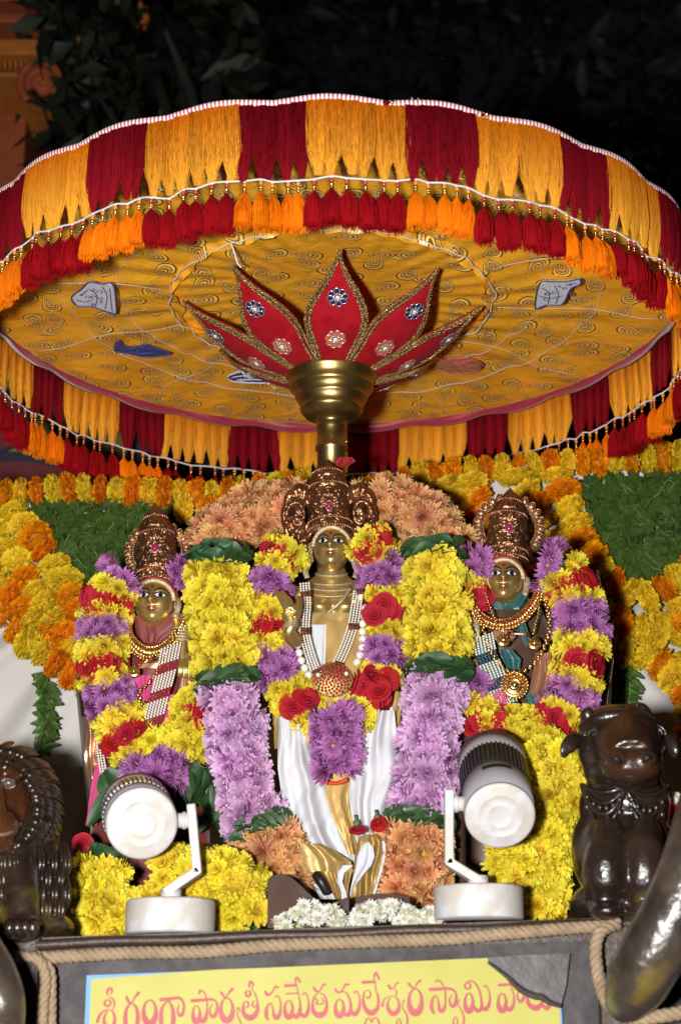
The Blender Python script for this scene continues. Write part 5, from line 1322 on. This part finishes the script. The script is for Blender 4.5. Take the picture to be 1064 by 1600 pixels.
# ------------------------------------------------------------ spotlights
M['lamp_white'] = mat('white_enamel', (.58, .575, .60), .5, ns=30, na=.82, col2=(.50, .46, .42), bs=40, bst=.03)
M['lamp_grey'] = mat('grey_enamel', (.27, .255, .27), .5, ns=14, na=.5, col2=(.33, .31, .33))
M['fin'] = mat('dark_fin_metal', (.09, .085, .08), .3, .8); M['chrome'] = mat('chrome_fin', (.6, .6, .6), .2, .95)
M['slot'] = mat('slot_black', (.006, .006, .006), .6)
def spotlight(label, base, capc, axis, Y, Rpx, Lm, finm, knob, armpts, bw, bh):
    bx, by = base; t = thing('spotlight', P(bx, by, Y), label, 'spotlight', 'white spotlights on the deck')
    k = mpp(bx, by, Y)
    b = MB(); c = P(bx, by, Y); r = bw/2*k
    b.lathe(c, V(0, 0, 1), [(0, r*.97), (.002, r), (bh*k*.93, r), (bh*k*.99, r*.97), (bh*k, r*.93), (bh*k + .0005, r*.3)], 56); b.build('base', M['lamp_white'], t)
    top = c + V(0, 0, bh*k)
    A = [P(x, y, Y) for x, y in armpts]
    b = MB(); b.tube([top + V(0, 0, -.002), top + V(0, 0, .016)], 16*k, 24); b.build('collar', M['lamp_white'], t)
    b = MB()
    w = .013
    for p, q in zip(A, A[1:]):
        d = (q - p); L = d.length; d.normalize(); sd = d.cross(V(0, 1, 0)).normalized(); rot = Matrix((sd, V(0, 1, 0), d)).transposed()
        b.box(lerp(p, q, .5), (w, .030, L + w*.6), rot)
    bevel(remesh(b.build('arm', M['lamp_white'], t), .0014, 2), .001) if False else bevel(b.build('arm', M['lamp_white'], t, sm=False), .002)
    kp, kq = P(*knob[0], Y), P(*knob[1], Y)
    b = MB(); b.tube([kp, kq], 12*k, 20); b.tube([lerp(kp, kq, .35), lerp(kp, kq, .6)], 14*k, 20); b.build('pivot_knob', M['lamp_white'], t)
    cc = P(*capc, Y - .03); r = Rpx*mpp(*capc, Y - .03); ax = axis.normalized()
    b = MB(); b.lathe(cc, ax, [(0.0006, .0002), (0.0006, r*.32), (.0, r*.34), (.0006, r*.36), (.0006, r*.60), (.0, r*.62), (.0006, r*.64), (.0004, r*.90), (.002, r*.97), (.006, r)], 72); b.build('end_cap', M['lamp_white'], t)
    b = MB(); b.lathe(cc, ax, [(.006, r), (.4*Lm, r*1.0), (.41*Lm, r*.97), (.78*Lm, r*.97), (.79*Lm, r*1.02), (Lm, r*1.02), (Lm, r*.9), (Lm*.97, r*.85), (Lm*.9, r*.3)], 72); b.build('housing', M['lamp_grey'], t)
    b = MB(); b.lathe(cc, ax, [(.415*Lm, r*.9), (.415*Lm, r*.982), (.775*Lm, r*.982), (.775*Lm, r*.9)], 72); b.build('fin_sleeve', M['slot'] if finm is M['fin'] else M['fin'], t)
    u, s = frame(ax)
    b = MB(); nf = 48
    for i in range(nf):
        a = 2*pi*i/nf; d = u*math.cos(a) + s*math.sin(a); tt = ax.cross(d)
        b.box(cc + ax*(.595*Lm) + d*(r*.985), (.0020 if finm is M['fin'] else .004, r*.09, .36*Lm), Matrix((tt, d, ax)).transposed())
    b.build('cooling_fins', finm, t, sm=False)
    return t, cc, ax, r
tR = spotlight('white spotlight at right with grey ribbed barrel aimed up at the idols', (748, 1438), (781, 1276), V(.02, .934, .6), -.30, 56, .20, M['fin'], ((700, 1256), (726, 1256)), [(701, 1240), (701, 1348), (746, 1376)], 140, 51)
t, cc, ax, r = tR
u, s = frame(ax)
b = MB(); b.grid(lambda a, v: cc + ax*(.062 + .012*v) + (u*math.cos(lerp(-.5, .42, a) + pi*0) + s*math.sin(lerp(-.5, .42, a)))*(r*1.006) if False else cc + ax*(.060 + .012*v) + ((V(0, 0, 1) - ax*ax.z).normalized()*math.cos(lerp(-.40, .46, a)) + ax.cross((V(0, 0, 1) - ax*ax.z).normalized())*-math.sin(lerp(-.40, .46, a)))*(r*1.004), 12, 2); b.build('slot', M['slot'], t)
spotlight('white spotlight at left with chrome ribbed barrel turned toward the left idol', (266, 1460), (222, 1287), V(-.155, .95, .27), -.30, 57, .17, M['chrome'], ((278, 1282), (300, 1282)), [(300, 1262), (309, 1362), (262, 1394)], 140, 52)

# ------------------------------------------------------------ carved lion (left) and bull (right)
def lacquer(name, c1, c2, stain):
    m, nt, b = nodes(name); oc = objcoord(nt)
    nz = N(nt, 'ShaderNodeTexNoise', {'Vector': oc, 'Scale': 16.0, 'Detail': 5.0}).outputs[0]
    c = mixc(nt, ramp(nt, nz, [(.38, (0, 0, 0)), (.62, (1, 1, 1))]), c1, c2)
    n2 = N(nt, 'ShaderNodeTexNoise', {'Vector': oc, 'Scale': 7.0, 'Detail': 3.0}).outputs[0]
    c = mixc(nt, math_(nt, 'MULTIPLY', ramp(nt, n2, [(.60, (0, 0, 0)), (.68, (1, 1, 1))]), stain), c, (.20, .14, .01))
    nt.links.new(c, b.inputs['Base Color']); b.inputs['Roughness'].default_value = .30; b.inputs['Coat Weight'].default_value = .35; b.inputs['Coat Roughness'].default_value = .16
    bp = N(nt, 'ShaderNodeBump', {'Height': N(nt, 'ShaderNodeTexNoise', {'Vector': oc, 'Scale': 42.0, 'Detail': 5.0}).outputs[0], 'Strength': .45, 'Distance': .010}); nt.links.new(bp.outputs[0], b.inputs['Normal']); return m
M['lacquer'] = lacquer('dark_lacquer', (.013, .008, .006), (.030, .017, .011), .5)
M['lacquer_red'] = lacquer('red_brown_lacquer', (.040, .013, .005), (.090, .030, .009), 0)
M['lacquer_brown'] = lacquer('brown_lacquer', (.018, .009, .006), (.050, .020, .009), .2)
YLi = -.34
lion = thing('lion_statue', P(0, 1475, YLi), 'lacquered dark wood lion statue with carved mane at left edge', 'statue')
k = mpp(0, 1300, YLi)
b = MB()
b.ell(P(-4, 1260, YLi), (88*k, .10, 92*k), 24, 18); b.ell(P(-6, 1390, YLi + .03), (112*k, .11, 110*k), 24, 18); b.ell(P(-4, 1300, YLi - .01), (98*k, .10, 100*k), 24, 18)
b.ell(P(-4, 1450, YLi), (120*k, .11, 40*k), 20, 12)
for s in (-1, 1):
    b.tube([P(-6 + s*36, 1340, YLi - .06), P(-6 + s*40, 1400, YLi - .09), P(-6 + s*42, 1448, YLi - .10)], [.030, .026, .024], 12)
    b.ell(P(-6 + s*40, 1452, YLi - .125), (28*k, .035, 20*k), 16, 10)
remesh(b.build('body', M['lacquer'], lion), .004, 6)
# face
b = MB(); b.ell(P(-4, 1264, YLi - .075), (52*k, .045, 64*k), 28, 20); b.ell(P(-4, 1290, YLi - .105), (36*k, .038, 30*k), 22, 14); b.ell(P(-4, 1268, YLi - .128), (15*k, .018, 13*k), 14, 10)
b.tube([P(-4, 1225, YLi - .112), P(-4, 1268, YLi - .132)], [.010, .014], 10); b.ell(P(-4, 1318, YLi - .095), (30*k, .03, 16*k), 16, 10)
for s in (-1, 1): b.tube(catmull([P(-4 + s*8, 1212, YLi - .112), P(-4 + s*20, 1206, YLi - .108), P(-4 + s*34, 1214, YLi - .095)], 4), .006, 8)
remesh(b.build('face', M['lacquer_red'], lion), .0028, 4)
for s in (-1, 1):
    b = MB(); b.ell(P(-4 + s*18, 1224, YLi - .112), (11*k, .009, 6.5*k), 14, 8); e = b.build('eye', mat('carved_eye', (.10, .07, .05), .2, coat=.5), lion)
    b = MB(); b.tube([P(-4 + s*18 + 12*math.cos(a), 1224 - 7.5*math.sin(a), YLi - .113) for a in [2*pi*i/16 for i in range(16)]], .0018, 6, closed=True); b.build('eyelid', M['lacquer'], e)
b = MB(); b.tube(catmull([P(-42, 1288, YLi - .10), P(-20, 1302, YLi - .128), P(-4, 1304, YLi - .136), P(14, 1302, YLi - .128), P(34, 1286, YLi - .10)], 6), .0028, 8); b.build('mouth', mat('tooth_band', (.15, .11, .08), .3), lion)
rr = random.Random(8)
for ringi, (r0, r1, d0, d1, n, rad_) in enumerate(((56, 74, -.088, -.070, 40, .0058), (66, 90, -.078, -.040, 44, .0066), (82, 104, -.055, .000, 46, .0074))):
    for i in range(n):
        a = 2*pi*(i + .5*(ringi % 2))/n + rr.gauss(0, .03)
        bend = (-.20 if math.cos(a) > 0 else .20)*rr.uniform(.6, 1.4)
        q = lambda t: P(-4 + lerp(r0, r1, t)*math.cos(a + bend*t*t), 1264 - lerp(r0*1.08, r1*1.02, t)*math.sin(a + bend*t*t), YLi + lerp(d0, d1, t) - .012*math.sin(pi*t))
        b = MB(); b.tube([q(t/6) for t in range(7)], [rad_*.7, rad_, rad_*.95, rad_*.5], 7, flat=.75); b.build('mane_lock', M['lacquer'], lion)
for row in range(4):
    for i in range(11 - row % 2):
        x = -100 + i*20 + (row % 2)*10; y = 1346 + row*24; zf = lambda x: .07*((x + 4)/110)**2
        for dx in (-8, -3, 3, 8):
            b = MB(); b.tube(catmull([P(x + dx*.5, y - 30, YLi - .084 + zf(x)), P(x + dx*1.1, y - 6, YLi - .097 + zf(x)), P(x + dx*1.0, y + 14, YLi - .096 + zf(x)), P(x + dx*.2, y + 32, YLi - .082 + zf(x))], 4), [.0015, .0030, .0028, .0010], 6); b.build('chest_lock', M['lacquer'], lion)
for s in (-1, 1):
    for j in range(4):
        b = MB(); x = -6 + s*40 + (j - 1.5)*12; b.tube([P(x, 1440, YLi - .150), P(x, 1450, YLi - .160), P(x, 1462, YLi - .150)], [.006, .008, .003], 8); b.build('claw', M['lacquer'], lion)

YBu = -.36
bull = thing('bull_statue', P(970, 1440, YBu), 'lacquered dark wood seated bull statue with carved necklaces at right', 'statue')
k = mpp(970, 1200, YBu); b = MB()
b.ell(P(971, 1170, YBu - .01), (69*k, .075, 62*k), 24, 18); b.ell(P(973, 1205, YBu - .01), (62*k, .070, 34*k), 24, 18); b.ell(P(962, 1132, YBu), (58*k, .06, 30*k), 20, 14); b.tube(catmull([P(908, 1140, YBu - .045), P(935, 1122, YBu - .072), P(968, 1118, YBu - .078), P(1000, 1120, YBu - .070), P(1024, 1136, YBu - .042)], 5), .010, 10)
b.ell(P(975, 1260, YBu + .03), (72*k, .085, 62*k), 24, 16); b.ell(P(972, 1330, YBu + .03), (80*k, .09, 92*k), 24, 18); b.ell(P(975, 1415, YBu + .02), (86*k, .095, 44*k), 20, 12)
for x in (946, 1006):
    b.tube(catmull([P(x, 1292, YBu - .045), P(x, 1335, YBu - .085), P(x, 1372, YBu - .088), P(x - 1, 1405, YBu - .07), P(x - 2, 1428, YBu - .075)], 5), [.022, .031, .034, .027, .026], 16); b.ell(P(x, 1424, YBu - .09), (27*k, .03, 14*k), 16, 10)
remesh(b.build('body', M['lacquer'], bull), .004, 6)
b = MB()
b.tube(catmull([P(974, 1150, YBu - .03), P(982, 1176, YBu - .080), P(986, 1196, YBu - .118)], 5), [.050, .050, .045, .038], 24)
b.ell(P(986, 1196, YBu - .112), (47*k, .030, 30*k), 26, 18)
for s_ in (-1, 1): b.ell(P(986 + s_*24, 1186, YBu - .128), (18*k, .020, 14*k), 16, 12)
b.ell(P(988, 1220, YBu - .092), (40*k, .034, 12*k), 20, 12)
remesh(b.build('muzzle', M['lacquer_brown'], bull), .003, 4)
for x, y, s_ in ((962, 1188, -1), (1011, 1186, 1)):
    b = MB(); b.tube(catmull([P(x - s_*6, y + 4, YBu - .146), P(x, y - 3, YBu - .150), P(x + s_*8, y, YBu - .140)], 5), [.003, .0048, .002], 8); b.build('nostril', M['slot'], bull)
b = MB(); b.tube(catmull([P(938, 1216, YBu - .070), P(955, 1213, YBu - .112), P(986, 1213, YBu - .134), P(1018, 1211, YBu - .112), P(1034, 1213, YBu - .070)], 6), .0018, 8); b.build('mouth_line', M['slot'], bull)
for x, y in ((930, 1148), (1022, 1146)):
    b = MB(); b.ell(P(x, y, YBu - .062), (9*k, .008, 6*k), 14, 8); e = b.build('eye', M['slot'], bull)
    b = MB()
    for q_ in (0, 1): b.tube([P(x + (12 + 5*q_)*math.cos(t), y - (8 + 5*q_)*math.sin(t), YBu - .064 + .008*q_) for t in [lerp(-.3, pi + .3, i/12) for i in range(13)]], .0024, 6)
    b.build('eyelid', M['lacquer'], e)
b = MB(); b.tube(catmull([P(972, 1112, YBu - .066), P(976, 1130, YBu - .080), P(980, 1152, YBu - .088)], 5), [.004, .006, .004], 8); b.ell(P(972, 1110, YBu - .064), (9*k, .006, 9*k), 12, 8); b.build('forehead_ornament', M['lacquer'], bull)
for x, y, a in ((918, 1115, -.5), (1002, 1108, .4)):
    b = MB(); b.tube(catmull([P(x + 4, y + 14, YBu - .02), P(x, y, YBu - .03), P(x + (4 if a < 0 else -4), y - 9, YBu - .03)], 5), [15*k, 13*k, 9*k, 3*k], 14); b.build('horn', M['lacquer'], bull)
for x, s in ((886, -1), (1048, 1)):
    b = MB(); b.tube(catmull([P(x - s*26, 1156, YBu + .0), P(x - s*10, 1158, YBu - .02), P(x + s*2, 1170, YBu - .03), P(x + s*6, 1184, YBu - .03)], 5), [8*k, 13*k, 14*k, 10*k, 3*k], 14, flat=.45); b.build('ear', M['lacquer'], bull)
def chestY(x, y): return YBu + .03 - .088*math.sqrt(max(.05, 1 - ((x - 974)/80)**2)) - .006
for cx, hw, y0, n in ((943, 34, 1226, 4), (1011, 32, 1230, 4)):
    for i in range(n):
        sg_ = 12 + i*15; cv = []
        for j in range(21):
            t = lerp(-1, 1, j/20); x = cx + hw*t; y = y0 + i*2 + sg_*(1 - t*t); cv.append(P(x, y, chestY(x, y)))
        b = MB(); b.tube(cv, .0036 if i % 2 == 0 else .0024, 8); o = b.build('necklace_swag', M['lacquer'], bull)
        if i % 2 == 1:
            b = MB()
            for p in cv[2:-1:3]: b.ell(p + V(0, -.002, -.007), (.0042, .0036, .005), 8, 6)
            b.build('carved_drops', M['lacquer'], o)
rw = thing('flower_sprig', P(1060, 1270, YBu + .08), 'small white and red flower sprig at right edge beside the bull', 'flower sprig')
flower(rw, 'rose', P(1062, 1266, YBu + .08), V(-.3, -1, .2).normalized(), 16*k)
for i in range(5): flower(rw, 'white', P(1056 + R.uniform(-5, 6), 1246 + R.uniform(-8, 10), YBu + .07), V(R.gauss(0, .5), -1, .3).normalized(), 7*k)

# ------------------------------------------------------------ trunk shaped posts, rope, sign
M['trunk_metal'] = lacquer('dark_polished_trunk', (.024, .018, .014), (.060, .045, .034), .75)
YTk = -.62
tr = thing('curved_trunk', P(985, 1560, YTk), 'thick shiny dark curved trunk end at lower right held by rope loop', 'carved trunk')
k = mpp(1000, 1500, YTk); b = MB()
pts = catmull([P(978, 1568, YTk + .05), P(1000, 1524, YTk), P(1030, 1470, YTk - .02), P(1062, 1410, YTk - .03), P(1098, 1330, YTk - .03), P(1130, 1230, YTk)], 8)
b.tube(pts, [34*k, 50*k, 52*k, 52*k, 55*k, 60*k, 64*k], 32); b.ell(pts[0], (34*k, 34*k, 30*k), 20, 12)
b.build('trunk', M['trunk_metal'], tr)
tl = thing('curved_trunk', P(-20, 1580, YTk), 'dark shiny curved trunk end with yellow stain at lower left corner', 'carved trunk')
b = MB(); pts = catmull([P(2, 1640, YTk + .02), P(4, 1580, YTk), P(-10, 1530, YTk), P(-40, 1480, YTk), P(-90, 1420, YTk)], 8); b.tube(pts, [30*k, 38*k, 40*k, 44*k], 28); b.build('trunk', M['trunk_metal'], tl)

M['rope'] = mat('jute_rope', (.36, .26, .165), .85, ns=50, na=.5, col2=(.22, .155, .095), bs=300, bst=.6)
def rope(label, path, Ys, r=.0085, pitch=.030):
    pts = resample(catmull([P(x, y, Y) for (x, y), Y in zip(path, Ys if hasattr(Ys, '__len__') else [Ys]*len(path))], 10), .0035)
    t = thing('rope', pts[0], label, 'rope'); T_ = None; Nn = V(0, -1, 0); s = 0
    strands = [[], [], []]
    for i, p in enumerate(pts):
        d = (pts[min(i+1, len(pts)-1)] - pts[max(i-1, 0)]).normalized(); Nn = (Nn - d*Nn.dot(d)).normalized(); B = d.cross(Nn)
        for j in range(3):
            a = 2*pi*(i*.0035/pitch + j/3); strands[j].append(p + (Nn*math.cos(a) + B*math.sin(a))*r*.52)
    for st in strands:
        b = MB(); b.tube(st, r*.60, 7); b.build('strand', M['rope'], t)
YRp = YF - .028
rope('jute rope stretched along the platform edge above the sign', [(-60, 1502), (30, 1494), (80, 1496), (200, 1489), (320, 1487), (420, 1478), (560, 1472), (700, 1467), (800, 1458), (900, 1450), (968, 1446)], YRp)
rope('doubled jute rope end hanging down at the left corner', [(40, 1492), (62, 1500), (72, 1530), (68, 1580), (66, 1680)], [YRp - .012, YRp - .022, YRp - .022, YRp - .022, YRp - .02], .0072)
rope('short rope turn beside the hanging end at left corner', [(20, 1490), (48, 1496), (78, 1512), (82, 1560), (80, 1680)], [YRp - .016, YRp - .026, YRp - .012, YRp - .012, YRp - .012], .006)
rope('jute rope loop passing under the trunk at right', [(966, 1442), (938, 1456), (930, 1486), (936, 1530), (950, 1568), (985, 1590), (1030, 1588), (1110, 1574)], [YRp - .01, YRp - .025, YRp - .03, YRp - .04, YRp - .07, YRp - .14, YRp - .16, YRp - .16], .0085)

# sign
M['sign_yellow'] = mat('sign_yellow', (.37, .34, .048), .6, ns=10, na=.6, col2=(.42, .39, .085)); M['sign_blue'] = mat('sign_blue', (.11, .29, .58), .6); M['sign_red'] = mat('sign_red', (.34, .036, .048), .6, ns=25, na=.5, col2=(.40, .07, .09))
YSg = YF - .010
sg = thing('name_board', P(505, 1700, YSg), 'yellow painted name board with blue border and red Telugu lettering', 'sign')
E = [(136, 1524), (868, 1506), (882, 1570), (886, 1760), (128, 1760)]
b = MB(); b.prism([P(x, y, YSg) for x, y in [(136, 1524), (872, 1496), (888, 1760), (126, 1760)]], V(0, .006, 0)); b.build('blue_border', M['sign_blue'], sg, sm=False)
b = MB(); b.prism([P(x, y, YSg - .002) for x, y in [(143, 1530), (290, 1518.5), (340, 1515), (872, 1496), (880, 1752), (134, 1752)]][:], V(0, .0015, 0)); b.build('yellow_face', M['sign_yellow'], sg, sm=False)
b = MB(); b.prism([P(x, y, YSg - .0025) for x, y in [(340, 1515.6), (870, 1492), (868, 1502), (340, 1521)]], V(0, .003, 0)); b.build('face_edge', M['sign_yellow'], sg, sm=False)
FR = {'A': (120, 1500), 'B': (290, 1500), 'C': (400, 1500), 'D': (510, 1500), 'E': (640, 1500), 'F': (740, 1490)}
def rg_(cx, cy, rx, ry, wt, ws, wb):
    o = []
    for i in range(13):
        a = pi/2 + 2*pi*i/12; c = math.sin(a); o.append((cx + rx*math.cos(a), cy - ry*c, ws + (wt - ws)*max(0, c) + (wb - ws)*max(0, -c)))
    return o
TXT = [
 ('A', [(268, 305, 14), (270, 270, 22), (290, 250, 26), (312, 264, 20), (300, 300, 10)]), ('A', rg_(272, 376, 26, 28, 14, 22, 20)), ('A', [(290, 325, 12), (325, 352, 16), (332, 390, 14), (318, 432, 10)]),
 ('A', [(182, 540, 28), (205, 480, 22), (250, 442, 14), (300, 438, 12), (332, 490, 24), (326, 560, 32), (285, 592, 40), (246, 560, 32), (242, 500, 22), (268, 448, 12)]), ('A', [(180, 640, 16), (230, 610, 14), (340, 660, 16)]),
 ('A', [(437, 325, 26), (460, 372, 22), (482, 372, 12), (515, 320, 18), (542, 288, 28)]), ('A', [(476, 378, 12), (436, 430, 26), (426, 520, 38), (432, 610, 34)]), ('A', [(480, 375, 12), (524, 420, 26), (536, 510, 38), (524, 610, 34)]),
 ('A', rg_(640, 452, 54, 102, 14, 34, 62)),
 ('A', [(738, 347, 32), (820, 340, 30), (900, 334, 26), (938, 390, 18), (928, 468, 28), (900, 486, 24), (882, 440, 16), (894, 392, 8)]), ('A', [(800, 352, 12), (748, 420, 26), (738, 520, 38), (748, 610, 34)]), ('A', [(800, 352, 12), (838, 420, 28), (846, 520, 40), (834, 610, 34)]),
 ('B', [(58, 357, 30), (150, 350, 28), (232, 345, 24), (268, 368, 16), (278, 425, 26), (252, 492, 34), (222, 488, 24), (212, 430, 16), (236, 388, 8)]), ('B', [(118, 292, 18), (128, 266, 18), (162, 284, 12), (186, 345, 14), (188, 420, 14), (178, 500, 36), (148, 536, 44), (118, 510, 20)]), ('B', rg_(96, 470, 30, 70, 10, 26, 50)),
 ('B', [(312, 285, 24), (336, 320, 20), (356, 320, 12), (380, 285, 16), (410, 254, 26)]), ('B', rg_(361, 430, 52, 98, 12, 30, 58)), ('B', [(440, 450, 6), (460, 416, 14), (472, 440, 10), (452, 480, 10), (482, 550, 14), (486, 640, 14)]), ('B', rg_(415, 600, 18, 36, 8, 12, 14)),
 ('B', [(556, 238, 14), (560, 205, 22), (572, 190, 22), (592, 214, 16), (580, 244, 8)]), ('B', rg_(546, 292, 20, 28, 8, 20, 18)), ('B', [(574, 250, 8), (610, 300, 12), (630, 380, 18), (622, 460, 40), (565, 508, 54), (508, 468, 36), (506, 400, 20), (522, 362, 10), (548, 372, 14), (546, 408, 16), (520, 420, 10)]), ('B', [(596, 358, 12), (582, 396, 16), (602, 412, 12), (622, 386, 8)]),
 ('B', [(696, 276, 20), (718, 304, 28), (754, 285, 14), (784, 236, 18), (806, 240, 20)]), ('B', [(722, 522, 18), (706, 490, 34), (710, 420, 26), (745, 376, 12), (764, 430, 16), (776, 490, 36), (802, 505, 42), (826, 460, 28), (832, 380, 14), (812, 320, 12), (786, 322, 16)]),
 ('C', [(258, 226, 30), (350, 220, 26)]), ('C', [(344, 206, 12), (346, 168, 18), (362, 156, 20), (384, 192, 18)]), ('C', [(268, 296, 16), (364, 290, 14)]), ('C', [(352, 222, 10), (368, 290, 12), (386, 380, 18), (380, 460, 36), (350, 498, 42), (322, 468, 20)]), ('C', rg_(286, 428, 34, 72, 12, 26, 50)), ('C', [(388, 470, 28), (425, 490, 42), (456, 440, 28), (458, 350, 14), (432, 288, 12), (410, 302, 16)]),
 ('C', [(506, 244, 22), (530, 276, 20), (560, 264, 12), (584, 220, 18), (602, 214, 22)]), ('C', [(545, 288, 8), (510, 320, 14), (494, 390, 22), (506, 455, 38), (555, 484, 56), (604, 455, 38), (618, 380, 22), (596, 312, 14), (560, 288, 8)]), ('C', [(506, 352, 8), (520, 332, 10), (536, 360, 14), (526, 386, 14), (546, 386, 10), (574, 386, 14), (590, 360, 12), (572, 332, 8)]),
 ('C', [(692, 255, 18), (712, 282, 18), (750, 268, 12), (780, 216, 18), (805, 216, 22)]), ('C', [(715, 288, 12), (780, 280, 12), (816, 340, 18), (830, 420, 28), (808, 478, 42), (772, 476, 24)]), ('C', rg_(730, 416, 36, 72, 12, 28, 52)), ('C', [(826, 450, 24), (866, 474, 42), (900, 420, 28), (906, 340, 14), (882, 274, 12), (858, 286, 16)]),
 ('D', [(320, 196, 30), (420, 190, 24)]), ('D', [(414, 172, 10), (420, 128, 18), (434, 114, 20), (458, 166, 18)]), ('D', [(426, 190, 10), (430, 260, 10), (452, 330, 18), (445, 420, 32), (390, 464, 54), (336, 420, 36), (320, 340, 22), (336, 276, 10), (370, 266, 8), (386, 300, 14), (366, 336, 16), (345, 320, 10)]), ('D', [(334, 570, 20), (350, 516, 12), (376, 510, 12), (392, 545, 14), (412, 510, 12), (442, 514, 14), (462, 570, 20), (440, 640, 20)]),
 ('D', [(542, 224, 20), (562, 250, 20), (586, 245, 10), (610, 205, 14), (626, 198, 14)]), ('D', [(590, 246, 8), (612, 282, 12), (602, 322, 8)]), ('D', [(490, 402, 22), (500, 350, 14), (540, 322, 8), (592, 316, 8), (632, 370, 20), (626, 440, 36), (580, 470, 46), (540, 430, 32), (536, 370, 16), (562, 326, 8)]), ('D', [(660, 380, 6), (682, 344, 8), (664, 410, 10), (700, 480, 16), (706, 550, 18), (680, 620, 20)]), ('D', rg_(632, 560, 18, 46, 8, 16, 20)),
 ('D', [(718, 206, 22), (746, 240, 18), (770, 240, 10), (795, 202, 16), (818, 180, 22)]), ('D', rg_(776, 358, 56, 106, 12, 32, 62)),
 ('E', [(180, 258, 30), (260, 254, 28), (332, 250, 26), (386, 268, 18), (406, 320, 22), (394, 390, 34), (364, 404, 26), (346, 350, 16), (368, 308, 8)]), ('E', [(228, 190, 18), (250, 175, 16), (286, 215, 12), (308, 262, 14), (310, 380, 18), (292, 440, 36), (260, 436, 34), (250, 370, 16), (230, 310, 10), (196, 350, 24), (190, 420, 34), (212, 466, 20)]),
 ('E', [(415, 372, 6), (440, 342, 10), (420, 382, 10), (460, 460, 14), (472, 530, 18), (448, 610, 18)]), ('E', rg_(398, 550, 18, 52, 8, 16, 20)),
 ('E', rg_(505, 226, 24, 28, 12, 20, 14)), ('E', [(500, 192, 12), (546, 184, 14), (596, 240, 16), (622, 330, 18), (626, 420, 30), (590, 444, 36), (562, 410, 20)]), ('E', rg_(516, 368, 34, 78, 12, 28, 52)), ('E', [(624, 410, 24), (666, 430, 40), (696, 370, 26), (696, 290, 12), (668, 224, 12), (650, 236, 14)]),
 ('E', [(780, 220, 28), (860, 214, 26), (930, 208, 22), (980, 240, 16), (1002, 290, 20), (984, 352, 30), (958, 364, 24), (936, 310, 16), (958, 268, 8)]), ('E', rg_(806, 368, 34, 76, 12, 26, 50)), ('E', [(830, 400, 18), (866, 434, 42), (902, 400, 28), (908, 310, 14), (882, 224, 12)]),
 ('F', [(505, 330, 14), (470, 365, 24), (478, 440, 36), (540, 478, 52), (588, 440, 32), (600, 370, 16), (560, 325, 12)]), ('F', [(596, 450, 26), (640, 478, 40), (668, 430, 24), (672, 360, 14)]),
]
b = MB()
for si, (fr, pts) in enumerate(TXT):
    ox, oy = FR[fr]; cv = catmull([V(x, y, w) for x, y, w in pts], 5); vs = []
    Yt = YSg - .0040 - .00008*(si % 7)
    for i, q in enumerate(cv):
        d = cv[min(i+1, len(cv)-1)] - cv[max(i-1, 0)]; d = V(d.x, d.y, 0)
        n_ = V(-d.y, d.x, 0).normalized() if d.length > 1e-6 else V(1, 0, 0)
        for s in (-1, 1): vs.append(P(ox + (q.x + s*n_.x*q.z*.5)/5.6, oy + (q.y + s*n_.y*q.z*.5)/5.6, Yt - .000003*i))
    b.add(vs, [(2*i, 2*i + 1, 2*i + 3, 2*i + 2) for i in range(len(cv) - 1)])
    for q in (cv[0], cv[-1]):
        c = [P(ox + (q.x + q.z*.5*math.cos(2*pi*j/12))/5.6, oy + (q.y + q.z*.5*math.sin(2*pi*j/12))/5.6, Yt + .00005) for j in range(12)]; b.add(c, [tuple(range(12))])
b.build('lettering', M['sign_red'], sg, sm=False)
# torn dark wrap over the sign's right corner
M['wrap'] = mat('dark_plastic_wrap', (.026, .019, .018), .45, 0, ns=30, na=.6, col2=(.055, .045, .045), bs=40, bst=.3)
b = MB()
outl = [(762, 1503), (790, 1524), (812, 1545), (834, 1556), (846, 1558), (858, 1566), (876, 1572), (884, 1540), (890, 1490), (820, 1492), (762, 1497)]
b.prism([P(x, y, YSg - .0075) for x, y in outl], V(0, .002, 0), 0)
b.tube(catmull([P(x, y, YSg - .009) for x, y in outl[:7]], 5), [.002, .0045, .005, .003], 8)
tag(b.build('plastic_wrap', M['wrap'], sm=False), 'torn dark plastic wrap folded over the name board right corner', 'plastic wrap')
